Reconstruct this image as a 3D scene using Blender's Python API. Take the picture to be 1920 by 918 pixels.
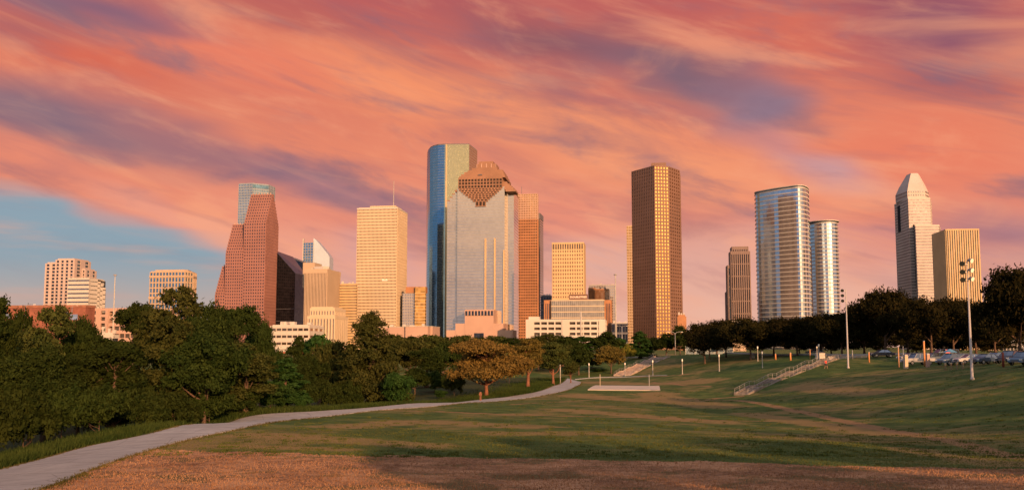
import bpy, math, random
import numpy as np
from mathutils import Vector
R = math.radians
S = bpy.context.scene
for o in list(bpy.data.objects): bpy.data.objects.remove(o)
C = S.collection

# ------------------------------------------------------------------ camera, sky, sun, exposure
F = 1663.0; TH = R(5.0); SHIFT = 45.5; CZ = 10.0
SUN_AZ, SUN_EL = 157.0, 13.0            # azimuth clockwise from +Y (view axis); behind the camera, to the right
cam = bpy.data.cameras.new('camera'); co = bpy.data.objects.new('camera', cam); C.objects.link(co)
cam.sensor_width = 36; cam.lens = 36 * F / 1920; cam.shift_y = SHIFT / 1920
cam.clip_start = 0.5; cam.clip_end = 30000
co.location = (0, 0, CZ); co.rotation_euler = (R(90) + TH, 0, 0); S.camera = co
S.view_settings.view_transform = 'Standard'; S.view_settings.look = 'None'
S.view_settings.exposure = 0.6; S.view_settings.gamma = 1; S.view_settings.use_curve_mapping = False
S.cycles.max_bounces = 5; S.cycles.diffuse_bounces = 2; S.cycles.glossy_bounces = 3
S.cycles.transmission_bounces = 2; S.cycles.transparent_max_bounces = 4
S.cycles.caustics_reflective = False; S.cycles.caustics_refractive = False
try: S.cycles.use_denoising = True
except Exception: pass

def s2l(c):
    return tuple(((v / 255) / 12.92 if v / 255 <= 0.04045 else ((v / 255 + 0.055) / 1.055) ** 2.4) for v in c)

def ray(px, py):
    xc = (px - 960) / F; yc = (459 - py + SHIFT) / F
    return Vector((xc, math.cos(TH) - math.sin(TH) * yc, math.sin(TH) + math.cos(TH) * yc))
def P(px, py, D):
    d = ray(px, py); k = D / d.y
    return Vector((d.x * k, D, CZ + d.z * k))

class NT:
    def __init__(s, tree): s.t = tree; s.t.nodes.clear()
    def n(s, typ, **kw):
        nd = s.t.nodes.new(typ)
        for k, v in kw.items():
            if k.startswith('i_'):
                key = k[2:]; key = int(key) if key.isdigit() else key
                s.inp(nd, key, v)
            else: setattr(nd, k, v)
        return nd
    def inp(s, nd, key, v):
        sock = nd.inputs[key]
        if hasattr(v, 'is_output') or isinstance(v, bpy.types.NodeSocket): s.t.links.new(v, sock)
        else: sock.default_value = v
    def math(s, op, a, b=None, c=None, clamp=False):
        nd = s.n('ShaderNodeMath', operation=op, use_clamp=clamp)
        s.inp(nd, 0, a)
        if b is not None: s.inp(nd, 1, b)
        if c is not None: s.inp(nd, 2, c)
        return nd.outputs[0]
    def mix(s, f, a, b, blend='MIX'):
        nd = s.n('ShaderNodeMix', data_type='RGBA', blend_type=blend)
        s.inp(nd, 0, f)
        for k, v in ((6, a), (7, b)):
            if isinstance(v, tuple): v = (*v[:3], 1)
            s.inp(nd, k, v)
        return nd.outputs[2]
    def noise(s, vec, scale, detail=4, rough=.5, dist=0.0):
        nd = s.n('ShaderNodeTexNoise'); s.inp(nd, 'Scale', scale); s.inp(nd, 'Detail', detail)
        s.inp(nd, 'Roughness', rough); s.inp(nd, 'Distortion', dist)
        if vec is not None: s.inp(nd, 'Vector', vec)
        return nd
    def mapr(s, v, a, b, c=0.0, d=1.0, smooth=True):
        nd = s.n('ShaderNodeMapRange', interpolation_type='SMOOTHSTEP' if smooth else 'LINEAR')
        s.inp(nd, 0, v); s.inp(nd, 1, a); s.inp(nd, 2, b); s.inp(nd, 3, c); s.inp(nd, 4, d)
        return nd.outputs[0]
    def mapping(s, vec, loc=(0,0,0), rot=(0,0,0), sc=(1,1,1), typ='POINT'):
        nd = s.n('ShaderNodeMapping', vector_type=typ); s.inp(nd, 'Vector', vec)
        s.inp(nd, 'Location', loc); s.inp(nd, 'Rotation', rot); s.inp(nd, 'Scale', sc)
        return nd.outputs[0]

# sky: Nishita air behind a procedural sunset cloud deck, all laid out by compass direction and elevation
W = bpy.data.worlds.new('World'); S.world = W; W.use_nodes = True
def make_sky():
    t = NT(W.node_tree)
    tc = t.n('ShaderNodeTexCoord').outputs['Generated']
    sky = t.n('ShaderNodeTexSky', sky_type='NISHITA', sun_disc=False, sun_elevation=R(SUN_EL), sun_rotation=R(SUN_AZ),
              air_density=1.2, dust_density=2.5, ozone_density=1.5)
    sep = t.n('ShaderNodeSeparateXYZ'); t.inp(sep, 0, tc)
    az = t.math('MULTIPLY', t.math('ARCTAN2', sep.outputs[0], sep.outputs[1]), 57.2958)
    el = t.math('MULTIPLY', t.math('ARCSINE', sep.outputs[2]), 57.2958)
    comb = t.n('ShaderNodeCombineXYZ'); t.inp(comb, 0, az); t.inp(comb, 1, el)
    pos = comb.outputs[0]
    # domain warp
    wv = t.mapping(tc, sc=(1, 1, 3.2))
    w1 = t.noise(wv, 3.2, 3, .55)
    wsub = t.n('ShaderNodeVectorMath', operation='SUBTRACT'); t.inp(wsub, 0, w1.outputs['Color']); t.inp(wsub, 1, (.5, .5, .5))
    wsc = t.n('ShaderNodeVectorMath', operation='MULTIPLY'); t.inp(wsc, 0, wsub.outputs[0]); t.inp(wsc, 1, (13, 5.5, 0))
    wadd = t.n('ShaderNodeVectorMath', operation='ADD'); t.inp(wadd, 0, pos); t.inp(wadd, 1, wsc.outputs[0])
    wp = wadd.outputs[0]
    # base colours by elevation
    rampn = t.n('ShaderNodeValToRGB'); t.inp(rampn, 0, t.mapr(el, -2.0, 40.0, smooth=False))
    cr = rampn.color_ramp
    stops = [(0, (234,182,160)), (2, (234,178,156)), (5, (232,164,144)), (8, (232,144,120)), (12, (232,138,108)), (17, (216,120,100)),
             (22, (186,94,94)), (30, (150,96,112)), (40, (110,104,135))]
    cr.elements[0].position = 0.0; cr.elements[0].color = (*s2l(stops[0][1]), 1)
    cr.elements[1].position = 1.0; cr.elements[1].color = (*s2l(stops[-1][1]), 1)
    for e, c in stops[1:-1]:
        x = cr.elements.new((e + 2) / 42.0); x.color = (*s2l(c), 1)
    col = rampn.outputs[0]
    def blob(col, px, py, rx, ry, ang, rgb, amt, edge=0.0):
        a = math.degrees(math.atan((px - 960) / F)); d = ray(px, py)
        e = math.degrees(math.asin(d.z / d.length)); k = 29.0
        m = t.mapping(wp, loc=(a, e, 0), rot=(0, 0, R(-ang)), sc=(rx / k, ry / k, 1), typ='TEXTURE')
        ln = t.n('ShaderNodeVectorMath', operation='LENGTH'); t.inp(ln, 0, m)
        f = t.mapr(ln.outputs['Value'], 1.3, edge, 0.0, amt)
        return t.mix(f, col, s2l(rgb))
    B = [
        (850, 190, 520, 80, 14, (248,152,108), .85), (1250, 320, 420, 64, 12, (246,156,114), .85), (1620, 400, 260, 85, 22, (236,142,112), .8),
        (1780, 290, 260, 90, 14, (234,126,98), .85), (400, 95, 330, 75, 10, (236,130,102), .85), (90, 120, 230, 45, 8, (216,106,84), .85),
        (1560, 70, 210, 85, 18, (216,112,92), .75), (520, 470, 220, 55, 14, (236,164,140), .7),
        (160, 340, 360, 38, 13, (232,138,112), .95), (330, 420, 240, 26, 17, (238,160,136), .9),
        (60, 235, 380, 62, 7, (128,110,126), .9), (430, 290, 330, 56, 12, (150,108,120), .8), (640, 350, 200, 50, 18, (172,124,134), .7),
        (130, 5, 250, 34, 3, (118,96,124), .8), (0, 40, 120, 50, 0, (168,96,100), .6), (560, 30, 260, 26, 6, (182,96,92), .5),
        (1060, 80, 290, 56, 12, (134,88,100), .85), (1270, 150, 220, 66, 14, (122,100,116), .9), (1400, 205, 120, 64, 4, (134,120,142), .8),
        (1130, 210, 200, 26, 8, (178,104,108), .6), (1480, 290, 120, 50, 20, (184,140,152), .5), (1570, 335, 110, 34, 14, (186,158,170), .6),
        (1860, 60, 200, 100, 8, (118,78,108), .85), (1820, 170, 160, 36, 10, (160,82,92), .6), (1700, 20, 160, 30, 6, (150,84,98), .6),
        (1870, 440, 180, 60, 6, (160,116,130), .8), (1640, 460, 130, 45, 10, (196,130,132), .6), (1900, 530, 200, 40, 4, (176,136,144), .6),
        (1400, 480, 200, 70, 5, (222,164,150), .7), (1150, 510, 260, 60, 3, (222,174,160), .7), (1480, 560, 330, 40, 0, (236,182,160), .7),
        (660, 500, 110, 60, 0, (204,160,162), .6),
    ]
    for b in B: col = blob(col, *b)
    # clear blue wedge low on the left: below a falling cloud edge
    m = t.mapping(wp, loc=(-30, 8.6, 0), rot=(0, 0, R(-13)), typ='TEXTURE')
    ms = t.n('ShaderNodeSeparateXYZ'); t.inp(ms, 0, m)
    wedge = t.math('MULTIPLY', t.mapr(ms.outputs[1], .8, -.5), t.mapr(az, -7, -20))
    lowc = t.mix(t.mapr(el, 1.0, 6.0), s2l((204,176,164)), s2l((142,164,180)))
    nish = t.mix(1.0, sky.outputs[0], (0.075, 0.075, 0.075), 'MULTIPLY')
    clear = t.mix(.88, nish, lowc)
    wn = t.noise(t.mapping(tc, rot=(0, R(8), 0), sc=(3, 3, 26)), 1.6, 4, .55)
    clear = t.mix(t.mapr(wn.outputs[0], .5, .72, 0, .55), clear, s2l((206,166,152)))
    col = t.mix(wedge, col, clear)
    # streaks, large to fine, following the wind
    sv = t.mapping(t.mapping(tc, rot=(0, R(-17), 0)), sc=(1.8, 1.8, 10))
    n1 = t.noise(sv, 1.5, 6, .58, 1.1)
    sv2 = t.mapping(t.mapping(tc, rot=(0, R(-13), 0)), sc=(3, 3, 22))
    n2 = t.noise(sv2, 2.4, 5, .55, .7)
    keep = t.math('MULTIPLY', t.math('SUBTRACT', 1.0, t.math('MULTIPLY', wedge, .8)), t.mapr(el, 0.0, 8.0, .45, 1.0))
    n3 = t.noise(t.mapping(t.mapping(tc, rot=(0, R(-16), 0)), loc=(3, 1, 2), sc=(2.2, 2.2, 8)), 2.1, 6, .55, .35)
    col = t.mix(t.math('MULTIPLY', t.mapr(n3.outputs[0], .48, .30, 0, .72), keep), col, s2l((132,106,122)))
    col = t.mix(t.math('MULTIPLY', t.mapr(n3.outputs[0], .54, .70, 0, .45), keep), col, s2l((252,172,132)))
    col = t.mix(t.math('MULTIPLY', t.mapr(n1.outputs[0], .5, .74, 0, .42), keep), col, s2l((252,166,124)))
    col = t.mix(t.math('MULTIPLY', t.mapr(n1.outputs[0], .5, .26, 0, .42), keep), col, s2l((138,98,112)))
    col = t.mix(t.math('MULTIPLY', t.mapr(n2.outputs[0], .5, .78, 0, .15), keep), col, s2l((250,176,136)))
    col = t.mix(t.math('MULTIPLY', t.mapr(n2.outputs[0], .5, .25, 0, .26), keep), col, s2l((150,104,116)))
    # western half behind the camera: blue air, golden sun glow, brightened as added fill
    sd = (math.sin(R(SUN_AZ)) * math.cos(R(SUN_EL)), math.cos(R(SUN_AZ)) * math.cos(R(SUN_EL)), math.sin(R(SUN_EL)))
    dt = t.n('ShaderNodeVectorMath', operation='DOT_PRODUCT'); t.inp(dt, 0, tc); t.inp(dt, 1, sd)
    glow = t.mapr(dt.outputs['Value'], .80, 1.0)
    west = t.mix(t.mapr(el, 2, 12), (0.44, 0.43, 0.50), (0.95, 0.70, 0.50))
    west = t.mix(t.mapr(sep.outputs[0], -.38, -.62), west, t.mix(t.mapr(el, 0, 9), (.42, .36, .36), (.26, .42, .66)))
    wc = t.noise(t.mapping(tc, rot=(0, R(8), 0), sc=(3, 3, 16)), 2.2, 5, .6, .5).outputs[0]
    west = t.mix(t.mapr(wc, .5, .34, 0, .75), west, (.22, .24, .32))
    west = t.mix(t.mapr(t.noise(t.mapping(tc, sc=(2, 2, 9)), 1.6, 5, .55, .5).outputs[0], .5, .68, 0, .7), west, (1.05, .72, .50))
    west = t.mix(t.math('MULTIPLY', glow, t.mapr(el, 38, 2)), west, (2.4, 1.3, .55))
    west = t.mix(t.mapr(dt.outputs['Value'], .93, .995), west, (7.0, 4.6, 2.6))
    west = t.mix(t.mapr(el, 14, 34), west, (1.15, 1.02, .98))  # bright band added as unseen fill light
    west = t.mix(.15, west, nish)
    back = t.mapr(sep.outputs[1], .25, -.25)
    col = t.mix(back, col, west)
    high = t.mapr(el, 26, 52)
    col = t.mix(high, col, t.mix(.3, (0.62, 0.62, 0.72), nish))  # unseen overhead sky raised as added fill for the lawn
    bg = t.n('ShaderNodeBackground'); t.inp(bg, 0, col); t.inp(bg, 1, .66)
    out = t.n('ShaderNodeOutputWorld'); t.t.links.new(bg.outputs[0], out.inputs[0])
make_sky()
sun = bpy.data.lights.new('sun', 'SUN'); sun.energy = 5.0; sun.angle = R(0.5); sun.color = (1.0, 0.50, 0.22)
so = bpy.data.objects.new('sun', sun); C.objects.link(so)
_sd = Vector((math.sin(R(SUN_AZ)) * math.cos(R(SUN_EL)), math.cos(R(SUN_AZ)) * math.cos(R(SUN_EL)), math.sin(R(SUN_EL))))
so.rotation_euler = (-_sd).to_track_quat('-Z', 'Y').to_euler(); so.location = _sd * 300

# ------------------------------------------------------------------ materials
FACADES = {'pink_cream_panel', 'cream_stone', 'warm_buff_panel', 'tan_stone', 'red_granite', 'brown_granite', 'rose_granite', 'grey_stone', 'white_panel', 'red_brick', 'orange_brick', 'brown_grey_stone', 'pale_rose_panel', 'crown_granite', 'pale_concrete', 'concrete', 'sunlit_concrete', 'stair_concrete', 'pale_sand', 'brick_coping'}
def mat(name, col, rough=.8, metal=0.0, var=.12, vscale=.3, bump=0.0, bscale=2.0, spec=.4, col2=None, stretch=(1,1,1), facade=False):
    facade = facade or name in FACADES
    m = bpy.data.materials.new(name); m.use_nodes = True
    t = NT(m.node_tree)
    tc = t.n('ShaderNodeTexCoord').outputs['Object']
    n = t.noise(t.mapping(tc, sc=stretch), vscale, 5, .6)
    c2 = col2 or tuple(min(1, c * (1 - 2.2 * var)) for c in col); c1 = tuple(min(1, c * (1 + var)) for c in col)
    c = t.mix(t.mapr(n.outputs[0], .3, .7), c2, c1)
    if facade: c = t.mix(1.0, c, (.74, .74, .74), 'MULTIPLY')
    b = t.n('ShaderNodeBsdfPrincipled'); t.inp(b, 'Base Color', c); t.inp(b, 'Roughness', rough); t.inp(b, 'Metallic', metal)
    t.inp(b, 'Specular IOR Level', spec)
    if bump:
        bn = t.n('ShaderNodeBump'); t.inp(bn, 'Strength', bump); t.inp(bn, 'Height', t.noise(tc, bscale, 4).outputs[0])
        t.inp(b, 'Normal', bn.outputs[0])
    o = t.n('ShaderNodeOutputMaterial'); t.t.links.new(b.outputs[0], o.inputs[0])
    return m
def glass(name, col, rough=.06, wob=.02, cell=(3.0, 3.0, 3.9), var=.25, metal=.9):
    """coated tower glazing: a tinted mirror whose panes differ slightly in tint and tilt"""
    m = bpy.data.materials.new(name); m.use_nodes = True
    t = NT(m.node_tree)
    tc = t.n('ShaderNodeTexCoord').outputs['Object']
    sn = t.n('ShaderNodeVectorMath', operation='SNAP'); t.inp(sn, 0, tc); t.inp(sn, 1, cell)
    wn = t.n('ShaderNodeTexWhiteNoise'); t.inp(wn, 0, sn.outputs[0])
    c = t.mix(wn.outputs['Value'], tuple(v * (1 - var) for v in col), tuple(min(1, v * (1 + var)) for v in col))
    sub = t.n('ShaderNodeVectorMath', operation='SUBTRACT'); t.inp(sub, 0, wn.outputs['Color']); t.inp(sub, 1, (.5, .5, .5))
    sc = t.n('ShaderNodeVectorMath', operation='SCALE'); t.inp(sc, 0, sub.outputs[0]); t.inp(sc, 'Scale', wob)
    big = t.noise(tc, .05, 3); sub2 = t.n('ShaderNodeVectorMath', operation='SUBTRACT'); t.inp(sub2, 0, big.outputs['Color']); t.inp(sub2, 1, (.5, .5, .5))
    sc2 = t.n('ShaderNodeVectorMath', operation='SCALE'); t.inp(sc2, 0, sub2.outputs[0]); t.inp(sc2, 'Scale', wob * 3)
    geo = t.n('ShaderNodeNewGeometry')
    a1 = t.n('ShaderNodeVectorMath', operation='ADD'); t.inp(a1, 0, geo.outputs['Normal']); t.inp(a1, 1, sc.outputs[0])
    a2 = t.n('ShaderNodeVectorMath', operation='ADD'); t.inp(a2, 0, a1.outputs[0]); t.inp(a2, 1, sc2.outputs[0])
    nn = t.n('ShaderNodeVectorMath', operation='NORMALIZE'); t.inp(nn, 0, a2.outputs[0])
    b = t.n('ShaderNodeBsdfPrincipled'); t.inp(b, 'Base Color', c); t.inp(b, 'Roughness', rough); t.inp(b, 'Metallic', metal)
    t.inp(b, 'Normal', nn.outputs[0])
    o = t.n('ShaderNodeOutputMaterial'); t.t.links.new(b.outputs[0], o.inputs[0])
    return m
def leafmat(name, ca, cb, trans=.25):
    m = bpy.data.materials.new(name); m.use_nodes = True
    t = NT(m.node_tree)
    at = t.n('ShaderNodeAttribute', attribute_name='tint')
    c = t.mix(at.outputs['Fac'], ca, cb)
    oi = t.n('ShaderNodeObjectInfo')
    hs = t.n('ShaderNodeHueSaturation'); t.inp(hs, 'Color', c); t.inp(hs, 'Hue', t.mapr(oi.outputs['Random'], 0, 1, .488, .512, False))
    t.inp(hs, 'Value', t.mapr(oi.outputs['Random'], 0, 1, .85, 1.15, False))
    d = t.n('ShaderNodeBsdfDiffuse'); t.inp(d, 0, hs.outputs[0])
    tr = t.n('ShaderNodeBsdfTranslucent'); t.inp(tr, 0, hs.outputs[0])
    mx = t.n('ShaderNodeMixShader'); t.inp(mx, 0, trans); t.t.links.new(d.outputs[0], mx.inputs[1]); t.t.links.new(tr.outputs[0], mx.inputs[2])
    o = t.n('ShaderNodeOutputMaterial'); t.t.links.new(mx.outputs[0], o.inputs[0])
    return m
# ------------------------------------------------------------------ mesh and object helpers
class MB:
    def __init__(s): s.v = []; s.f = []; s.cuts = []
    def add(s, vs, fs):
        b = len(s.v); s.cuts.append((b, len(s.f))); s.v += [tuple(v) for v in vs]; s.f += [tuple(b + i for i in f) for f in fs]; return s
    def prism(s, poly, z0, z1, poly2=None):
        n = len(poly); p2 = poly2 or poly
        z0s = z0 if isinstance(z0, (list, tuple)) else [z0] * n
        z1s = z1 if isinstance(z1, (list, tuple)) else [z1] * n
        vs = [(p[0], p[1], z) for p, z in zip(poly, z0s)] + [(p[0], p[1], z) for p, z in zip(p2, z1s)]
        fs = [(i, (i + 1) % n, n + (i + 1) % n, n + i) for i in range(n)] + [tuple(range(n))[::-1], tuple(range(n, 2 * n))]
        return s.add(vs, fs)
    def box(s, x0, x1, y0, y1, z0, z1): return s.prism([(x0, y0), (x1, y0), (x1, y1), (x0, y1)], z0, z1)
    def tube(s, pts, rad, n=8, cap=True):
        pts = [Vector(p) for p in pts]; vs = []; fs = []
        for i, p in enumerate(pts):
            d = (pts[min(i + 1, len(pts) - 1)] - pts[max(i - 1, 0)]).normalized()
            a = d.orthogonal().normalized() if abs(d.z) < .9 else (Vector((1, 0, 0)) - d * d.x).normalized()
            if abs(d.z) < .9: a = (Vector((0, 0, 1)) - d * d.z).normalized()
            b = d.cross(a); r = rad[i] if isinstance(rad, (list, tuple)) else rad
            for k in range(n):
                th = 2 * math.pi * k / n; vs.append(p + a * math.cos(th) * r + b * math.sin(th) * r)
        for i in range(len(pts) - 1):
            for k in range(n): fs.append((i * n + k, i * n + (k + 1) % n, (i + 1) * n + (k + 1) % n, (i + 1) * n + k))
        if cap: fs += [tuple(range(n))[::-1], tuple(range((len(pts) - 1) * n, len(pts) * n))]
        return s.add(vs, fs)
    def lathe(s, prof, n=12, c=(0, 0, 0)):
        vs = [(c[0] + r * math.cos(2 * math.pi * k / n), c[1] + r * math.sin(2 * math.pi * k / n), c[2] + z) for r, z in prof for k in range(n)]
        fs = [(i * n + k, i * n + (k + 1) % n, (i + 1) * n + (k + 1) % n, (i + 1) * n + k) for i in range(len(prof) - 1) for k in range(n)]
        fs += [tuple(range(n))[::-1], tuple(range((len(prof) - 1) * n, len(prof) * n))]
        return s.add(vs, fs)
    def mesh(s, name, m, smooth=False, off=(0, 0, 0)):
        me = bpy.data.meshes.new(name)
        vs = [(v[0] - off[0], v[1] - off[1], v[2] - off[2]) for v in s.v]
        me.from_pydata(vs, [], s.f); me.materials.append(m)
        if smooth: me.polygons.foreach_set('use_smooth', [True] * len(me.polygons))
        me.update(); return me
    def pieces(s):
        out = []; cc = s.cuts + [(len(s.v), len(s.f))]
        for (v0, f0), (v1, f1) in zip(cc[:-1], cc[1:]):
            q = MB(); q.v = s.v[v0:v1]; q.f = [tuple(i - v0 for i in f) for f in s.f[f0:f1]]; q.cuts = [(0, 0)]; out.append(q)
        return out
    def build(s, name, m, parent=None, smooth=False, off=(0, 0, 0), loc=None):
        o = bpy.data.objects.new(name, s.mesh(name, m, smooth, off)); C.objects.link(o)
        if parent: o.parent = parent
        if loc is not None: o.location = loc
        return o
def tag(o, label=None, cat=None, group=None, kind=None):
    if label: o['label'] = label
    if cat: o['category'] = cat
    if group: o['group'] = group
    if kind: o['kind'] = kind
    return o
def thing(name, label, cat, loc=(0, 0, 0), rz=0, group=None):
    o = bpy.data.objects.new(name, None); C.objects.link(o); o.location = loc; o.rotation_euler = (0, 0, rz)
    o.empty_display_size = .5
    return tag(o, label, cat, group)
def copytree(o, parent=None):
    c = o.copy(); C.objects.link(c); c.parent = parent
    for ch in o.children: copytree(ch, c)
    return c
def mesh_np(name, V, Fq, m, smooth=False):
    me = bpy.data.meshes.new(name)
    me.vertices.add(len(V)); me.vertices.foreach_set('co', np.ascontiguousarray(V, dtype=np.float32).ravel())
    k = Fq.shape[1]
    me.loops.add(Fq.size); me.loops.foreach_set('vertex_index', np.ascontiguousarray(Fq, dtype=np.int32).ravel())
    me.polygons.add(len(Fq)); me.polygons.foreach_set('loop_start', np.arange(len(Fq), dtype=np.int32) * k)
    me.polygons.foreach_set('loop_total', np.full(len(Fq), k, dtype=np.int32))
    me.materials.append(m)
    me.update(calc_edges=True)
    if smooth: me.polygons.foreach_set('use_smooth', np.ones(len(Fq), dtype=bool))
    return me

# ------------------------------------------------------------------ terrain
def zr(py, D): return P(960, py, D).z
_cp = []
for px in (250, 700, 1150):
    for py, D in ((918, 27), (870, 38), (850, 44), (800, 67), (780, 84), (760, 108)):
        p = P(px, py, D); _cp.append((p.x, p.y, p.z))
for px, py, D in [(1600,918,27),(1600,870,37),(1500,830,50),(1000,740,150),(1200,735,158),(1390,742,146),(1000,722,195),(1150,724,188),(1250,722,190),(1080,708,250),(1170,704,256),(1225,704,240),
                  (1280,702,225),(1349,697,205),(1430,690,205),(1300,712,212),(1400,712,180),
                  (1500,770,98),(1700,808,66),(1920,850,46),(1350,752,128),
                  (1600,735,118),(1750,735,96),(1900,760,75),(1800,770,80),(1700,750,94),
                  (1920,690,100),(1823,712,106),(1820,686,128),(1750,683,150),(1650,679,168),(1560,673,178),(1450,672,225),(1350,670,262),(1245,668,287),(1590,690,160),(1500,690,180)]:
    p = P(px, py, D); _cp.append((p.x, p.y, p.z))
_cp += [(0,0,8.3),(-10,-20,8.8),(10,-20,9.0),(0,12,7.0),(-15,12,6.6),(15,12,7.0),(40,0,9.5),(60,30,9.6),(80,60,8.4),(60,-40,10.5),(-60,-40,8),(0,-90,10.5),
        (30,30,6.3),(45,50,6.8),(120,140,7.2),(160,220,7.0),(110,260,6.7),(60,330,6.4),(180,330,6.8),(20,340,4.8),(-30,330,3.2),
        (-20,40,4.9),(-21,75,3.9),(-19,110,3.0),(-28,40,3.8),(-29,75,2.4),(-28,110,1.5),(-45,40,.5),(-50,80,-.8),(-50,120,-1.2),(-60,160,-1),(-30,170,1.0),(-100,100,2.5),(-120,180,3),(-150,300,5),
        (-40,250,.5),(-90,300,3),(-10,210,1.5),(-70,430,6),(60,450,6.5),(200,450,7),(-250,400,6),(0,450,6),(-150,0,6)]
for (pa, pb) in (((1390, 741, 146), (1562, 674, 178)), ((1166, 705, 256), (1243, 669, 284))):
    A_ = P(*pa); B_ = P(*pb)
    for k in (.2, .4, .6, .8): q_ = A_.lerp(B_, k); _cp.append((q_.x, q_.y, q_.z + .25))
_cp = np.array(_cp)
_sc = 60.0
def _phi(r): return np.where(r > 1e-9, r * r * np.log(np.maximum(r, 1e-9)), 0)
def _fit():
    X = _cp[:, :2] / _sc; n = len(X)
    r = np.linalg.norm(X[:, None] - X[None], axis=2)
    A = np.zeros((n + 3, n + 3)); A[:n, :n] = _phi(r) + np.eye(n) * .006
    A[:n, n] = 1; A[:n, n + 1:] = X; A[n, :n] = 1; A[n + 1:, :n] = X.T
    b = np.zeros(n + 3); b[:n] = _cp[:, 2]
    return np.linalg.solve(A, b)
_w = _fit()
def hgt_np(x, y):
    x = np.asarray(x, float); y = np.asarray(y, float); sh = x.shape
    q = np.stack([np.clip(x, -260, 260).ravel(), np.clip(y, -100, 460).ravel()], 1) / _sc; X = _cp[:, :2] / _sc
    out = np.full(len(q), _w[len(X)]) + q @ _w[len(X) + 1:]
    for i in range(len(X)):
        r = np.hypot(q[:, 0] - X[i, 0], q[:, 1] - X[i, 1]); out += _w[i] * _phi(r)
    d = np.maximum(np.maximum(np.abs(x).ravel() - 170, 0) / 90, np.maximum(y.ravel() - 360, 0) / 90); d = np.maximum(d, np.maximum(-y.ravel() - 60, 0) / 40)
    k = np.clip(d, 0, 1); k = k * k * (3 - 2 * k)
    out = out * (1 - k) + 6.8 * k
    return np.clip(out, -2.5, 12).reshape(sh)
_gx = np.linspace(-260, 260, 521); _gy = np.linspace(-110, 470, 581)
_GX, _GY = np.meshgrid(_gx, _gy); _GH = hgt_np(_GX, _GY)
def H(x, y):
    fx = min(max(x + 260, 0), 519.999); fy = min(max(y + 110, 0), 579.999); i = int(fx); j = int(fy); a = fx - i; b = fy - j
    if abs(x) > 260 or y > 470: return 6.8
    return float((_GH[j, i] * (1 - a) + _GH[j, i + 1] * a) * (1 - b) + (_GH[j + 1, i] * (1 - a) + _GH[j + 1, i + 1] * a) * b)
def GP(px, py):
    """point of the terrain seen at this place in the photograph"""
    D = 14.0
    while D < 700:
        p = P(px, py, D)
        if p.z <= H(p.x, p.y): break
        D *= 1.004
    return Vector((p.x, p.y, H(p.x, p.y)))
def at(px, D):
    """point of the terrain at distance D under column px"""
    p = P(px, 700, D); return Vector((p.x, p.y, H(p.x, p.y)))
# ------------------------------------------------------------------ ground sheet
def seg_dist(X, Y, pts):
    d = np.full(X.shape, 1e9)
    for a, b in zip(pts[:-1], pts[1:]):
        ax, ay, bx, by = a[0], a[1], b[0], b[1]; L = (bx - ax) ** 2 + (by - ay) ** 2 + 1e-9
        t = np.clip(((X - ax) * (bx - ax) + (Y - ay) * (by - ay)) / L, 0, 1)
        d = np.minimum(d, np.hypot(X - ax - t * (bx - ax), Y - ay - t * (by - ay)))
    return d
def smooth(pts, n=8):
    pts = [Vector(p) for p in pts]; out = []
    for i in range(len(pts) - 1):
        p0 = pts[max(i - 1, 0)]; p1 = pts[i]; p2 = pts[i + 1]; p3 = pts[min(i + 2, len(pts) - 1)]
        for k in range(n):
            t = k / n
            out.append(.5 * ((2 * p1) + (p2 - p0) * t + (2 * p0 - 5 * p1 + 4 * p2 - p3) * t * t + (3 * p1 - p0 - 3 * p2 + p3) * t ** 3))
    return out + [pts[-1]]
# path edges, in plan
_pl = [(-140,918),(0,882),(150,842),(300,809),(450,786),(600,771),(720,762),(870,753),(960,743),(1020,731),(1052,719),(1064,709)]
_pr = [(-20,950),(75,918),(205,868),(330,830),(450,804),(560,786),(700,770),(830,760),(935,752),(1015,742),(1072,728),(1090,716)]
PL = smooth([GP(*p) for p in _pl], 8); PR = smooth([GP(*p) for p in _pr], 8)
_hash = random.Random(3)
dirt_trails = [
    ([(1300,748),(1380,750),(1450,761),(1520,775),(1600,793),(1700,812),(1800,830),(1920,856),(2050,890)], .75),
    ([(1390,742),(1350,746),(1310,750)], .6),
    ([(700,768),(820,771),(960,777),(1080,780),(1270,785),(1440,789)], .55),
    ([(960,758),(1060,752),(1130,747),(1300,747),(1390,743)], .45),
    ([(1095,712),(1180,706),(1250,705),(1290,701)], .8),
    ([(1225,716),(1280,722),(1330,724)], .6)]
TR = [([GP(*q) for q in pts], w) for pts, w in dirt_trails]
EDGE = [GP(*q) for q in [(-300,838),(300,842),(420,847),(560,849),(650,853),(800,855),(1000,860),(1200,863),(1400,867),(1650,875),(1920,878),(2300,884)]]
SUN_STRAW = [([(800, 790), (1000, 800)], 3), ([(1060, 768), (1330, 790)], 3.5), ([(1230, 738), (1340, 762)], 5), ([(1110, 716), (1310, 716)], 7), ([(480, 815), (800, 835)], 2.2), ([(330, 836), (640, 842)], 1.2), ([(950, 812), (1130, 812)], 2.5),  # straw streaks whose colour also carries the sunlit bands of the lawn
         ([(1400, 775), (1700, 815)], 2.5), ([(1500, 725), (1650, 735)], 3.5), ([(1090, 742), (1230, 752)], 6), ([(650, 800), (760, 790)], 3), ([(1700, 840), (1900, 872)], 1.5)]
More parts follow.
